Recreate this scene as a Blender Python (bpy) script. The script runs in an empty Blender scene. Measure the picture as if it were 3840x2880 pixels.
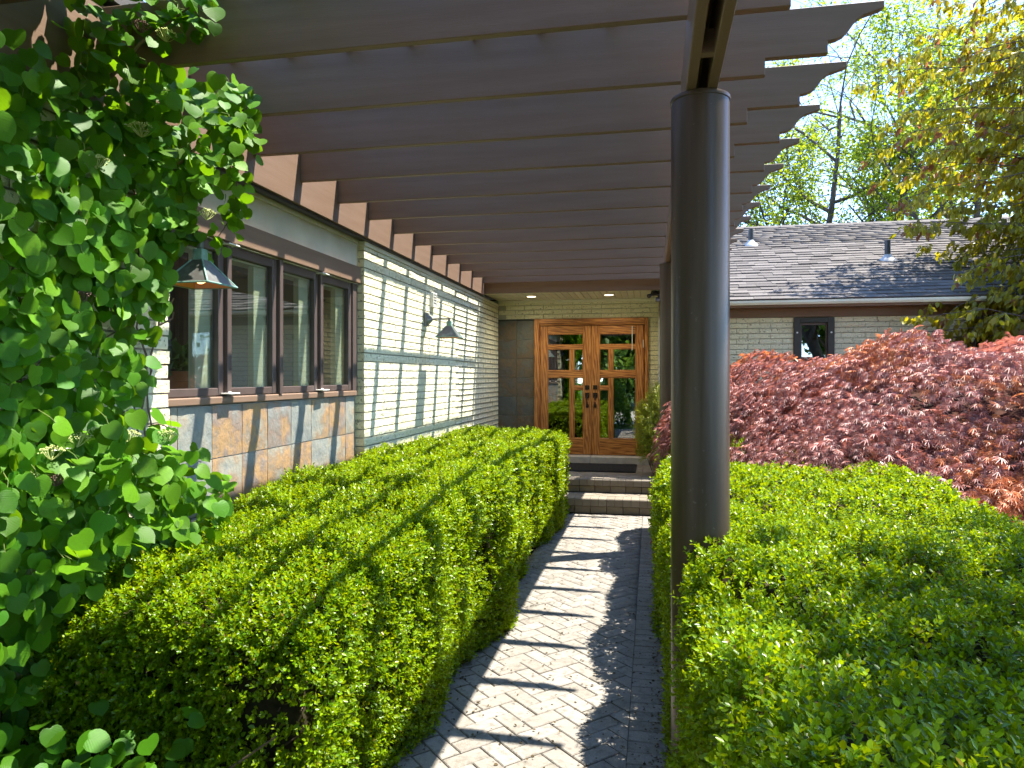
import bpy, math, random
import numpy as np
from mathutils import Vector, Matrix, Euler

SC = bpy.context.scene
COL = SC.collection
PI = math.pi
rnd = random.Random(7)

# ------------------------------------------------------------------ camera, sky, sun, exposure
cd = bpy.data.cameras.new('camera')
cam = bpy.data.objects.new('camera', cd)
COL.objects.link(cam)
cam.location = (0, 0, 1.70)
cam.rotation_euler = (math.radians(90), 0, math.radians(11.13))
cd.sensor_width = 36.0
cd.lens = 24.98
cd.shift_y = -0.0066
cd.clip_start = 0.05
cd.clip_end = 900
SC.camera = cam

SUN_DIR = Vector((0.42, 0.21, 1.0)).normalized()          # towards the sun
wd = bpy.data.worlds.new('World')
SC.world = wd
wd.use_nodes = True
wn = wd.node_tree
wn.nodes.clear()
sky = wn.nodes.new('ShaderNodeTexSky')
sky.sky_type = 'NISHITA'
sky.sun_disc = False
sky.sun_elevation = math.asin(SUN_DIR.z)
sky.sun_rotation = math.atan2(SUN_DIR.x, SUN_DIR.y)
sky.altitude = 5000
sky.air_density = 1.0
sky.dust_density = 0.0
sky.ozone_density = 2.0
bgn = wn.nodes.new('ShaderNodeBackground')
bgn.inputs['Strength'].default_value = 0.15
won = wn.nodes.new('ShaderNodeOutputWorld')
wn.links.new(sky.outputs[0], bgn.inputs[0])
wn.links.new(bgn.outputs[0], won.inputs[0])

sl = bpy.data.lights.new('sun', 'SUN')
sl.energy = 2.6
sl.angle = math.radians(0.53)
sl.color = (1.0, 0.94, 0.84)
sun = bpy.data.objects.new('sun', sl)
COL.objects.link(sun)
sun.location = (8, 4, 20)
sun.rotation_euler = SUN_DIR.to_track_quat('Z', 'Y').to_euler()

SC.view_settings.view_transform = 'Standard'
SC.view_settings.look = 'None'
SC.view_settings.gamma = 1.0
SC.view_settings.use_curve_mapping = False
SC.view_settings.exposure = 2.85
SC.cycles.use_denoising = True
SC.cycles.max_bounces = 8
SC.cycles.diffuse_bounces = 4
SC.cycles.glossy_bounces = 4
SC.cycles.transmission_bounces = 6
SC.cycles.transparent_max_bounces = 12
SC.cycles.caustics_reflective = False
SC.cycles.caustics_refractive = False

# ------------------------------------------------------------------ materials
class NT:
    def __init__(s, name):
        s.m = bpy.data.materials.new(name)
        s.m.use_nodes = True
        s.t = s.m.node_tree
        s.t.nodes.clear()
        s.out = s.t.nodes.new('ShaderNodeOutputMaterial')
    def n(s, typ, props=None, **ins):
        nd = s.t.nodes.new('ShaderNode' + typ)
        for k, v in (props or {}).items():
            setattr(nd, k, v)
        for k, v in ins.items():
            k = k.replace('_', ' ')
            sock = nd.inputs[int(k[1:])] if k[0] == '#' else nd.inputs[k]
            s.set(sock, v)
        return nd
    def set(s, sock, v):
        if isinstance(v, bpy.types.NodeSocket):
            s.t.links.new(v, sock)
        else:
            if isinstance(v, tuple) and len(v) == 3 and sock.type == 'RGBA':
                v = v + (1.0,)
            sock.default_value = v
    def math(s, op, a, b=0.0, c=None):
        nd = s.t.nodes.new('ShaderNodeMath')
        nd.operation = op
        s.set(nd.inputs[0], a)
        s.set(nd.inputs[1], b)
        if c is not None:
            s.set(nd.inputs[2], c)
        return nd.outputs[0]
    def mix(s, f, a, b, typ='MIX'):
        nd = s.t.nodes.new('ShaderNodeMix')
        nd.data_type = 'RGBA'
        nd.blend_type = typ
        s.set(nd.inputs[0], f)
        s.set(nd.inputs[6], a)
        s.set(nd.inputs[7], b)
        return nd.outputs[2]
    def ramp(s, f, stops):
        nd = s.t.nodes.new('ShaderNodeValToRGB')
        el = nd.color_ramp.elements
        while len(el) < len(stops):
            el.new(0.5)
        for e, (p, c) in zip(el, stops):
            e.position = p
            e.color = (c[0], c[1], c[2], 1) if isinstance(c, tuple) else (c, c, c, 1)
        s.set(nd.inputs[0], f)
        return nd.outputs[0]
    def coords(s, scale=(1, 1, 1), kind='Object'):
        tc = s.n('TexCoord')
        mp = s.n('Mapping', None, Vector=tc.outputs[kind], Scale=scale)
        return mp.outputs[0]
    def noise(s, vec, scale, detail=4, rough=0.55, dim='3D', w=None):
        nd = s.t.nodes.new('ShaderNodeTexNoise')
        nd.noise_dimensions = dim
        s.set(nd.inputs['Vector'], vec)
        nd.inputs['Scale'].default_value = scale
        nd.inputs['Detail'].default_value = detail
        nd.inputs['Roughness'].default_value = rough
        if w is not None:
            s.set(nd.inputs['W'], w)
        return nd.outputs[0]
    def bump(s, h, strength, dist):
        return s.n('Bump', None, Height=h, Strength=strength, Distance=dist).outputs[0]
    def rand(s):
        return s.n('ObjectInfo').outputs['Random']
    def attr(s, name):
        return s.n('Attribute', {'attribute_name': name})
    def pbr(s, color, rough=0.6, spec=0.5, metal=0.0, normal=None):
        p = s.n('BsdfPrincipled')
        s.set(p.inputs['Base Color'], color)
        s.set(p.inputs['Roughness'], rough)
        s.set(p.inputs['Specular IOR Level'], spec)
        s.set(p.inputs['Metallic'], metal)
        if normal is not None:
            s.set(p.inputs['Normal'], normal)
        return p.outputs[0]
    def done(s, sh):
        s.t.links.new(sh, s.out.inputs[0])
        return s.m

M = {}

def mk_brick():
    t = NT('painted_brick')
    v = t.coords()
    r = t.math('ADD', t.rand(), t.attr('var').outputs['Fac'])
    n1 = t.noise(v, 9, 4, 0.6, '4D', t.math('MULTIPLY', r, 37.0))
    n2 = t.noise(v, 42, 4, 0.65, '4D', t.math('MULTIPLY', r, 51.0))
    n3 = t.noise(v, 150, 3, 0.7, '4D', t.math('MULTIPLY', r, 21.0))
    base = t.mix(n1, (0.65, 0.61, 0.40), (0.76, 0.72, 0.50))
    pit_shade = t.ramp(n2, [(0.36, 1.0), (0.425, 0.0)])
    base = t.mix(t.math('MULTIPLY', pit_shade, 0.8), base, (0.15, 0.14, 0.10))  # self-shadow of the pits painted in as dark specks
    h = t.math('ADD', t.math('MULTIPLY', n2, 1.0), t.math('MULTIPLY', n3, 0.4))
    return t.done(t.pbr(base, 0.75, 0.3, 0, t.bump(h, 0.9, 0.012)))
M['brick'] = mk_brick()

def mk_simple(name, c1, c2, scale=8, rough=0.6, spec=0.4, bscale=60, bst=0.2, bd=0.004, metal=0.0, stretch=(1, 1, 1), kind='Object'):
    t = NT(name)
    v = t.coords(stretch, kind)
    n1 = t.noise(v, scale, 5)
    n2 = t.noise(v, bscale, 4)
    f = t.ramp(n1, [(0.3, 0.0), (0.7, 1.0)])
    return t.done(t.pbr(t.mix(f, c1, c2), rough, spec, metal, t.bump(n2, bst, bd)))

M['mortar'] = mk_simple('mortar', (0.34, 0.325, 0.25), (0.44, 0.42, 0.33), 12, 0.85, 0.2, 140, 0.5)
M['brown'] = mk_simple('brown_paint', (0.165, 0.104, 0.068), (0.196, 0.128, 0.087), 5, 0.55, 0.28, 40, 0.25, 0.003, stretch=(0.35, 5, 5))
M['browny'] = mk_simple('brown_paint_long', (0.165, 0.104, 0.068), (0.196, 0.128, 0.087), 5, 0.55, 0.28, 40, 0.25, 0.003, stretch=(5, 0.35, 5))
M['frame'] = mk_simple('window_paint', (0.072, 0.050, 0.042), (0.090, 0.064, 0.055), 6, 0.45, 0.45, 80, 0.1, 0.002)
M['stucco'] = mk_simple('stucco', (0.45, 0.43, 0.33), (0.56, 0.54, 0.43), 3, 0.9, 0.2, 220, 0.9, 0.006)
M['cream'] = mk_simple('cream_trim', (0.60, 0.57, 0.42), (0.68, 0.65, 0.50), 4, 0.6, 0.35, 60, 0.08)
M['white'] = mk_simple('white_trim', (0.68, 0.67, 0.61), (0.76, 0.75, 0.70), 6, 0.5, 0.35, 60, 0.1)
M['limestone'] = mk_simple('limestone', (0.36, 0.335, 0.29), (0.50, 0.47, 0.42), 14, 0.8, 0.3, 90, 0.4)
M['mat'] = mk_simple('rubber_mat', (0.010, 0.010, 0.010), (0.022, 0.022, 0.022), 120, 0.85, 0.3, 260, 1.0, 0.006)
M['black'] = mk_simple('black_paint', (0.016, 0.014, 0.012), (0.028, 0.025, 0.022), 8, 0.42, 0.5, 60, 0.1)
M['iron'] = mk_simple('iron', (0.012, 0.010, 0.009), (0.028, 0.023, 0.020), 40, 0.4, 0.5, 120, 0.3, 0.002, 0.5)
M['sand'] = mk_simple('joint_sand', (0.045, 0.040, 0.030), (0.085, 0.075, 0.058), 30, 0.95, 0.1, 200, 0.6)
M['soil'] = mk_simple('mulch', (0.030, 0.021, 0.015), (0.085, 0.060, 0.042), 22, 0.95, 0.15, 60, 1.0, 0.03)
M['concrete'] = mk_simple('concrete', (0.36, 0.34, 0.30), (0.46, 0.44, 0.39), 3, 0.9, 0.2, 120, 0.4)
M['grass'] = mk_simple('lawn', (0.040, 0.085, 0.016), (0.085, 0.15, 0.030), 2.2, 0.9, 0.2, 60, 1.0, 0.04)
M['terracotta'] = mk_simple('terracotta', (0.42, 0.15, 0.075), (0.55, 0.22, 0.12), 18, 0.8, 0.3, 60, 0.2)
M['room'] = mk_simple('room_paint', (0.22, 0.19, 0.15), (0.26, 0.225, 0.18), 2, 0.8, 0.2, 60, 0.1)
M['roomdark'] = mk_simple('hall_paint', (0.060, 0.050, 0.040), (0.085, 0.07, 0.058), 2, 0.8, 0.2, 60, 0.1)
M['curtain'] = mk_simple('curtain', (0.085, 0.055, 0.038), (0.13, 0.085, 0.06), 3, 0.9, 0.1, 60, 0.2, stretch=(6, 6, 0.3))
M['bark'] = mk_simple('bark', (0.055, 0.042, 0.034), (0.13, 0.105, 0.085), 14, 0.9, 0.2, 40, 1.0, 0.02, stretch=(1, 1, 0.3))
M['twig'] = mk_simple('twig_bark', (0.10, 0.070, 0.045), (0.20, 0.15, 0.10), 30, 0.85, 0.2, 90, 0.6)
M['stem'] = mk_simple('green_stem', (0.10, 0.17, 0.03), (0.17, 0.20, 0.05), 20, 0.6, 0.3, 60, 0.2)
M['bloom'] = mk_simple('lacecap_bud', (0.36, 0.40, 0.10), (0.50, 0.53, 0.22), 60, 0.7, 0.3, 90, 0.2)
M['drybloom'] = mk_simple('dry_flower', (0.10, 0.060, 0.042), (0.17, 0.11, 0.085), 60, 0.9, 0.1, 90, 0.2)
M['petal'] = mk_simple('white_petal', (0.66, 0.63, 0.52), (0.8, 0.78, 0.70), 60, 0.7, 0.2, 90, 0.1)

def mk_steel():
    t = NT('column_paint')
    v = t.coords((1, 1, 0.06))
    n1 = t.noise(v, 26, 4)
    v2 = t.coords()
    n2 = t.noise(v2, 90, 3)
    n3 = t.noise(v2, 38, 2)
    c = t.mix(t.ramp(n1, [(0.35, 0.0), (0.7, 1.0)]), (0.056, 0.036, 0.024), (0.084, 0.056, 0.038))
    dust = t.ramp(n3, [(0.70, 0.0), (0.76, 1.0)])
    c = t.mix(t.math('MULTIPLY', dust, 0.3), c, (0.22, 0.2, 0.17))
    rg = t.math('ADD', 0.27, t.math('MULTIPLY', n1, 0.16))
    return t.done(t.pbr(c, rg, 0.30, 0, t.bump(n2, 0.08, 0.002)))
M['steel'] = mk_steel()

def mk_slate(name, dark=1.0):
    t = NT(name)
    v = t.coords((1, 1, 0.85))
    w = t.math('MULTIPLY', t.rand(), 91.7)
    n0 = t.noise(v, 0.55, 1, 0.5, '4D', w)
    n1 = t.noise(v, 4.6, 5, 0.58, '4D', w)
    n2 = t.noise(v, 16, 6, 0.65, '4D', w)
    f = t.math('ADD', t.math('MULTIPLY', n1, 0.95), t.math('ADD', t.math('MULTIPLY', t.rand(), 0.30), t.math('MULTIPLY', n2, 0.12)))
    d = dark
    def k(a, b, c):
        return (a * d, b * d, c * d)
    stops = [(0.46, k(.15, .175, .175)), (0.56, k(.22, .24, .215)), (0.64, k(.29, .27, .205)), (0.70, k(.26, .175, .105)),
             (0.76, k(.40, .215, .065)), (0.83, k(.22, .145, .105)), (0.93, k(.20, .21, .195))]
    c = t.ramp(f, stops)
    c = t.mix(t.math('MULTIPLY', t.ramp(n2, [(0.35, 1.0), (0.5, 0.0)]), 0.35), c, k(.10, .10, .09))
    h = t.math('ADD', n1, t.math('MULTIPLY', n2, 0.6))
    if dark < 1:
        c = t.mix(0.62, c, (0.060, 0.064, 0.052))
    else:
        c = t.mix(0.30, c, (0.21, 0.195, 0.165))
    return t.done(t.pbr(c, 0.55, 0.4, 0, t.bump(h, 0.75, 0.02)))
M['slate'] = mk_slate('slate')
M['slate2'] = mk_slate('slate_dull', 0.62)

def mk_oak(name, stretch):
    t = NT(name)
    v = t.coords(stretch)
    r = t.math('MULTIPLY', t.rand(), 20.0)
    n1 = t.noise(v, 6, 6, 0.6, '4D', r)
    n2 = t.noise(v, 34, 5, 0.6, '4D', r)
    wv = t.n('TexWave', {'wave_type': 'BANDS', 'bands_direction': 'DIAGONAL'}, Vector=v, Scale=2.4, Distortion=9.0, Detail=3.0, Detail_Scale=1.6).outputs[1]
    f = t.math('ADD', t.math('MULTIPLY', n1, 0.5), t.math('ADD', t.math('MULTIPLY', n2, 0.3), t.math('MULTIPLY', wv, 0.28)))
    c = t.ramp(f, [(0.36, (0.17, 0.055, 0.012)), (0.52, (0.36, 0.135, 0.030)), (0.70, (0.54, 0.235, 0.062))])
    return t.done(t.pbr(c, 0.38, 0.5, 0, t.bump(f, 0.25, 0.004)))
M['flash'] = mk_simple('flashing_metal', (0.34, 0.34, 0.33), (0.46, 0.46, 0.45), 10, 0.5, 0.4, 60, 0.1)
M['oakv'] = mk_oak('oak_upright', (7, 7, 0.55))
M['oakh'] = mk_oak('oak_across', (0.55, 7, 7))

def mk_glass(name, tint, k, add):
    t = NT(name)
    fr = t.n('Fresnel', None, IOR=1.5).outputs[0]
    fac = t.math('MINIMUM', t.math('ADD', t.math('MULTIPLY', fr, k), add), 1.0)
    fac = t.math('MULTIPLY', fac, t.math('SUBTRACT', 1.0, t.n('NewGeometry').outputs['Backfacing']))
    v = t.coords()
    nb = t.bump(t.noise(v, 2.2, 1), 0.05, 0.02)
    gl = t.n('BsdfGlossy', None, Color=(0.95, 0.98, 0.96), Roughness=0.012, Normal=nb).outputs[0]
    tr = t.n('BsdfTransparent', None, Color=tint).outputs[0]
    mx = t.n('MixShader')
    t.set(mx.inputs[0], fac)
    t.set(mx.inputs[1], tr)
    t.set(mx.inputs[2], gl)
    return t.done(mx.outputs[0])
M['glass'] = mk_glass('window_glass', (0.80, 0.84, 0.80), 1.9, 0.05)
M['glassd'] = mk_glass('door_glass', (0.50, 0.54, 0.50), 2.2, 0.16)

def mk_bronze():
    t = NT('weathered_bronze')
    v = t.coords()
    n1 = t.noise(v, 16, 5)
    n2 = t.noise(v, 60, 3)
    f = t.ramp(n1, [(0.50, 0.0), (0.72, 1.0)])
    c = t.mix(f, (0.13, 0.125, 0.115), (0.20, 0.25, 0.225))
    return t.done(t.pbr(c, 0.42, 0.5, 0.30, t.bump(n2, 0.15, 0.003)))
M['bronze'] = mk_bronze()
M['verdigris'] = mk_simple('verdigris', (0.12, 0.22, 0.18), (0.22, 0.36, 0.30), 30, 0.7, 0.3, 80, 0.3)
M['copper'] = mk_simple('copper_inside', (0.42, 0.17, 0.08), (0.55, 0.26, 0.13), 10, 0.45, 0.5, 60, 0.1, metal=0.6)

def mk_paver():
    t = NT('paver')
    v = t.coords((1, 1, 1), 'Object')
    r = t.math('ADD', t.rand(), t.attr('var').outputs['Fac'])
    rr = t.math('FRACT', t.math('MULTIPLY', r, 7.31))
    n1 = t.noise(v, 7, 4, 0.6, '4D', t.math('MULTIPLY', r, 40.0))
    n2 = t.noise(v, 230, 2, 0.7, '4D', r)
    n3 = t.noise(v, 28, 5, 0.6, '4D', t.math('MULTIPLY', r, 13.0))
    a = t.mix(rr, (0.165, 0.148, 0.124), (0.225, 0.204, 0.176))
    b = t.mix(rr, (0.220, 0.200, 0.170), (0.270, 0.248, 0.218))
    c = t.mix(t.ramp(n1, [(0.3, 0.0), (0.7, 1.0)]), a, b)
    c = t.mix(t.math('MULTIPLY', t.ramp(n2, [(0.60, 0.0), (0.68, 1.0)]), 0.6), c, (0.52, 0.50, 0.46))
    c = t.mix(t.math('MULTIPLY', t.ramp(n2, [(0.33, 1.0), (0.41, 0.0)]), 0.6), c, (0.10, 0.088, 0.075))
    c = t.mix(t.math('MULTIPLY', t.ramp(n3, [(0.34, 1.0), (0.50, 0.0)]), 0.6), c, (0.105, 0.092, 0.07))
    h = t.math('ADD', n2, t.math('MULTIPLY', n3, 0.8))
    return t.done(t.pbr(c, 0.85, 0.25, 0, t.bump(h, 0.45, 0.005)))
M['paver'] = mk_paver()

def mk_step():
    t = NT('step_block')
    v = t.coords()
    r = t.rand()
    n1 = t.noise(v, 9, 4, 0.6, '4D', t.math('MULTIPLY', r, 40.0))
    n2 = t.noise(v, 200, 2, 0.7, '4D', r)
    c = t.mix(n1, t.mix(r, (0.135, 0.112, 0.082), (0.175, 0.148, 0.11)), t.mix(r, (0.20, 0.17, 0.13), (0.24, 0.21, 0.165)))
    c = t.mix(t.math('MULTIPLY', t.ramp(n2, [(0.60, 0.0), (0.68, 1.0)]), 0.5), c, (0.42, 0.38, 0.32))
    c = t.mix(t.math('MULTIPLY', t.ramp(n2, [(0.33, 1.0), (0.41, 0.0)]), 0.5), c, (0.09, 0.07, 0.055))
    return t.done(t.pbr(c, 0.85, 0.25, 0, t.bump(n2, 0.45, 0.005)))
M['step'] = mk_step()

def mk_shingle():
    t = NT('shingle')
    v = t.coords()
    r = t.math('ADD', t.rand(), t.attr('var').outputs['Fac'])
    rr = t.math('FRACT', t.math('MULTIPLY', r, 5.77))
    n1 = t.noise(v, 240, 2, 0.8, '4D', r)
    c = t.mix(rr, (0.070, 0.062, 0.058), (0.145, 0.130, 0.120))
    c = t.mix(t.math('MULTIPLY', t.ramp(n1, [(0.55, 0.0), (0.7, 1.0)]), 0.4), c, (0.24, 0.22, 0.205))
    return t.done(t.pbr(c, 0.9, 0.2, 0, t.bump(n1, 0.6, 0.004)))
M['shingle'] = mk_shingle()

def mk_leaf(name, old, new, trans, rough=0.38, spec=0.5, tw=0.38, hue=None, veins=False):
    t = NT(name)
    a = t.attr('tint')
    sp = t.n('SeparateColor', None, Color=a.outputs['Color'])
    R, G, B = sp.outputs[0], sp.outputs[1], sp.outputs[2]
    c = t.mix(G, old, new)
    if hue is not None:
        c = t.mix(t.ramp(B, [(hue[1], 0.0), (min(1.0, hue[1] + 0.08), 1.0)]), c, hue[0])
    c = t.mix(1.0, c, t.ramp(R, [(0.0, 0.52), (1.0, 1.32)]), 'MULTIPLY')
    c2 = t.mix(1.0, t.mix(G, trans, t.mix(0.5, trans, new)), t.ramp(R, [(0.0, 0.7), (1.0, 1.2)]), 'MULTIPLY')
    if hue is not None:
        c2 = t.mix(t.ramp(B, [(hue[1], 0.0), (min(1.0, hue[1] + 0.08), 1.0)]), c2, hue[0])
    nrm = None
    if veins:
        xyz = t.n('SeparateXYZ', None, Vector=t.attr('lv').outputs['Vector'])
        ax = t.math('ABSOLUTE', xyz.outputs[0])
        s = t.math('FRACT', t.math('MULTIPLY', t.math('SUBTRACT', xyz.outputs[1], t.math('MULTIPLY', t.math('POWER', ax, 0.8), 0.75)), 7.5))
        side = t.math('ABSOLUTE', t.math('SUBTRACT', s, 0.5))
        line = t.ramp(side, [(0.0, 1.0), (0.14, 0.0)])
        mid = t.ramp(ax, [(0.0, 1.0), (0.022, 0.0)])
        vn_ = t.math('MAXIMUM', line, mid)
        fine = t.noise(t.attr('lv').outputs['Vector'], 9, 4)
        h = t.math('ADD', t.math('ADD', t.math('MULTIPLY', side, 1.4), t.math('MULTIPLY', vn_, -0.5)), t.math('MULTIPLY', fine, 0.5))
        nrm = t.bump(h, 0.10, 0.006)
        c = t.mix(t.math('MULTIPLY', vn_, 0.16), c, t.mix(0.5, c, (0.22, 0.34, 0.07)))
        c = t.mix(t.math('MULTIPLY', t.ramp(fine, [(0.35, 1.0), (0.6, 0.0)]), 0.28), c, (0.030, 0.085, 0.008))
        c2 = t.mix(t.math('MULTIPLY', vn_, 0.3), c2, (0.06, 0.20, 0.01))
    d = t.pbr(c, rough, spec, 0.0, nrm)
    tr = t.n('BsdfTranslucent', None, Color=c2).outputs[0]
    mx = t.n('MixShader')
    mx.inputs[0].default_value = tw
    t.t.links.new(d, mx.inputs[1])
    t.t.links.new(tr, mx.inputs[2])
    return t.done(mx.outputs[0])
M['box'] = mk_leaf('boxwood_leaf', (0.058, 0.160, 0.003), (0.225, 0.345, 0.003), (0.42, 0.50, 0.002), 0.30, 0.24, 0.40, ((0.24, 0.15, 0.035), 0.975))
M['maple'] = mk_leaf('red_maple_leaf', (0.33, 0.150, 0.145), (0.54, 0.285, 0.255), (0.56, 0.150, 0.080), 0.42, 0.6, 0.36, ((0.62, 0.215, 0.080), 0.56))
M['vine'] = mk_leaf('vine_leaf', (0.036, 0.150, 0.004), (0.130, 0.290, 0.007), (0.26, 0.50, 0.005), 0.48, 0.22, 0.44, veins=True)
M['copperleaf'] = mk_leaf('young_copper_leaf', (0.130, 0.140, 0.010), (0.270, 0.245, 0.014), (0.58, 0.47, 0.01), 0.36, 0.40, 0.58, ((0.27, 0.095, 0.035), 0.80))
M['spring'] = mk_leaf('spring_leaf', (0.150, 0.225, 0.012), (0.270, 0.340, 0.018), (0.42, 0.52, 0.02), 0.5, 0.25, 0.5)
M['summer'] = mk_leaf('dense_leaf', (0.060, 0.130, 0.016), (0.130, 0.235, 0.026), (0.22, 0.38, 0.02), 0.5, 0.4, 0.42)
M['yew'] = mk_leaf('yew_needle', (0.12, 0.20, 0.010), (0.46, 0.46, 0.012), (0.28, 0.33, 0.02), 0.45, 0.4, 0.3)
M['potleaf'] = mk_leaf('pot_plant_leaf', (0.080, 0.17, 0.03), (0.16, 0.28, 0.05), (0.22, 0.36, 0.05), 0.4, 0.5, 0.35)
M['litter'] = mk_leaf('dry_litter', (0.045, 0.032, 0.016), (0.10, 0.070, 0.028), (0.1, 0.07, 0.02), 0.8, 0.2, 0.1)

def mk_emit(name, col, st):
    t = NT(name)
    return t.done(t.n('Emission', None, Color=col, Strength=st).outputs[0])
M['lampglow'] = mk_emit('downlight_glow', (1.0, 0.74, 0.42), 1.1)
M['bulb'] = mk_emit('bulb_glow', (1.0, 0.45, 0.15), 1.0)

# ------------------------------------------------------------------ object helpers
WLOC = {}

def link(o, parent=None, loc=(0, 0, 0)):
    COL.objects.link(o)
    if parent is not None:
        o.parent = parent
        pw = WLOC.get(parent.name, Matrix.Identity(4))
        o.matrix_parent_inverse = pw.inverted()
    return o

def thing(name, loc, label, cat, group=None):
    o = bpy.data.objects.new(name, None)
    o.empty_display_size = 0.2
    o.location = loc
    link(o)
    WLOC[o.name] = Matrix.Translation(Vector(loc))
    o['label'] = label
    o['category'] = cat
    if group:
        o['group'] = group
    return o

def tag(o, label=None, cat=None, group=None, kind=None):
    if label: o['label'] = label
    if cat: o['category'] = cat
    if group: o['group'] = group
    if kind: o['kind'] = kind
    return o

class Geo:
    def __init__(s):
        s.v = []
        s.f = []
    def add(s, vs, fs):
        b = len(s.v)
        s.v.extend(vs)
        s.f.extend([tuple(i + b for i in f) for f in fs])
        return s
    def box(s, x0, x1, y0, y1, z0, z1, c=0.0):
        if c <= 0:
            vs = [(x, y, z) for z in (z0, z1) for y in (y0, y1) for x in (x0, x1)]
            fs = [(0, 2, 3, 1), (4, 5, 7, 6), (0, 1, 5, 4), (2, 6, 7, 3), (0, 4, 6, 2), (1, 3, 7, 5)]
            return s.add(vs, fs)
        c = min(c, 0.45 * min(x1 - x0, y1 - y0, z1 - z0))
        vs = []
        idx = {}
        for sx in (0, 1):
            for sy in (0, 1):
                for sz in (0, 1):
                    X, Y, Z = (x0, x1)[sx], (y0, y1)[sy], (z0, z1)[sz]
                    cx, cy, cz = (c, -c)[sx], (c, -c)[sy], (c, -c)[sz]
                    for a in range(3):
                        p = [X + cx, Y + cy, Z + cz]
                        p[a] = (X, Y, Z)[a]
                        idx[(sx, sy, sz, a)] = len(vs)
                        vs.append(tuple(p))
        fs = []
        g = lambda sx, sy, sz, a: idx[(sx, sy, sz, a)]
        for a in range(3):
            for side in (0, 1):
                ring = [(0, 0), (1, 0), (1, 1), (0, 1)]
                q = []
                for (u, w) in ring:
                    t = [0, 0, 0]
                    t[a] = side
                    t[(a + 1) % 3] = u
                    t[(a + 2) % 3] = w
                    q.append(g(*t, a))
                fs.append(tuple(q) if side else tuple(q[::-1]))
        for a in range(3):          # edges along axis a
            b, d = (a + 1) % 3, (a + 2) % 3
            for sb in (0, 1):
                for sd in (0, 1):
                    t0 = [0, 0, 0]; t1 = [0, 0, 0]
                    t0[b] = t1[b] = sb; t0[d] = t1[d] = sd
                    t0[a] = 0; t1[a] = 1
                    q = [g(*t0, b), g(*t1, b), g(*t1, d), g(*t0, d)]
                    fs.append(tuple(q) if (sb == sd) else tuple(q[::-1]))
        for sx in (0, 1):
            for sy in (0, 1):
                for sz in (0, 1):
                    q = [g(sx, sy, sz, 0), g(sx, sy, sz, 1), g(sx, sy, sz, 2)]
                    fs.append(tuple(q) if (sx + sy + sz) % 2 else tuple(q[::-1]))
        return s.add(vs, fs)
    def prism(s, prof, axis, a0, a1):
        """profile polygon extruded along an axis; prof is in the other two coordinates, in xyz order"""
        n = len(prof)
        def put(p, a):
            q = list(p)
            q.insert(axis, a)
            return tuple(q)
        vs = [put(p, a0) for p in prof] + [put(p, a1) for p in prof]
        fs = [tuple(range(n))[::-1], tuple(range(n, 2 * n))]
        for i in range(n):
            j = (i + 1) % n
            fs.append((i, j, n + j, n + i))
        return s.add(vs, fs)
    def tube(s, pts, rads, n=8, cap=True):
        pts = [Vector(p) for p in pts]
        rings = []
        ref = Vector((0, 0, 1))
        vs = []
        for i, p in enumerate(pts):
            d = (pts[min(i + 1, len(pts) - 1)] - pts[max(i - 1, 0)])
            d = d.normalized() if d.length > 1e-9 else Vector((0, 0, 1))
            a = d.cross(ref)
            if a.length < 1e-3:
                a = d.cross(Vector((1, 0, 0)))
            a.normalize()
            b = d.cross(a)
            r = rads[i] if hasattr(rads, '__len__') else rads
            for k in range(n):
                t = 2 * PI * k / n
                vs.append(tuple(p + (a * math.cos(t) + b * math.sin(t)) * r))
        fs = []
        for i in range(len(pts) - 1):
            for k in range(n):
                k2 = (k + 1) % n
                fs.append((i * n + k, i * n + k2, (i + 1) * n + k2, (i + 1) * n + k))
        if cap:
            fs.append(tuple(range(n))[::-1])
            L = (len(pts) - 1) * n
            fs.append(tuple(L + k for k in range(n)))
        return s.add(vs, fs)
    def lathe(s, c, prof, n=24):
        """prof: (r, z) list around the vertical axis at c"""
        vs = []
        for (r, z) in prof:
            for k in range(n):
                t = 2 * PI * k / n
                vs.append((c[0] + r * math.cos(t), c[1] + r * math.sin(t), c[2] + z))
        fs = []
        for i in range(len(prof) - 1):
            for k in range(n):
                k2 = (k + 1) % n
                fs.append((i * n + k, i * n + k2, (i + 1) * n + k2, (i + 1) * n + k))
        fs.append(tuple(range(n))[::-1])
        L = (len(prof) - 1) * n
        fs.append(tuple(L + k for k in range(n)))
        return s.add(vs, fs)
    def mesh(s, name, mat, smooth=False):
        me = bpy.data.meshes.new(name)
        me.from_pydata(s.v, [], s.f)
        if mat is not None:
            me.materials.append(M[mat])
        if smooth:
            me.polygons.foreach_set('use_smooth', [True] * len(me.polygons))
            try:
                me.set_sharp_from_angle(angle=math.radians(40))
            except Exception:
                pass
        me.update()
        return me
    def build(s, name, mat, parent=None, smooth=False, label=None, kind=None):
        o = bpy.data.objects.new(name, s.mesh(name, mat, smooth))
        link(o, parent)
        if label: o['label'] = label
        if kind: o['kind'] = kind
        return o

def inst(name, me, parent, M4):
    """one more object that shares mesh data"""
    o = bpy.data.objects.new(name, me)
    COL.objects.link(o)
    o.parent = parent
    pw = WLOC.get(parent.name) if parent is not None else None
    if pw is not None:
        o.matrix_parent_inverse = pw.inverted()
    o.matrix_basis = M4
    return o

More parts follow.
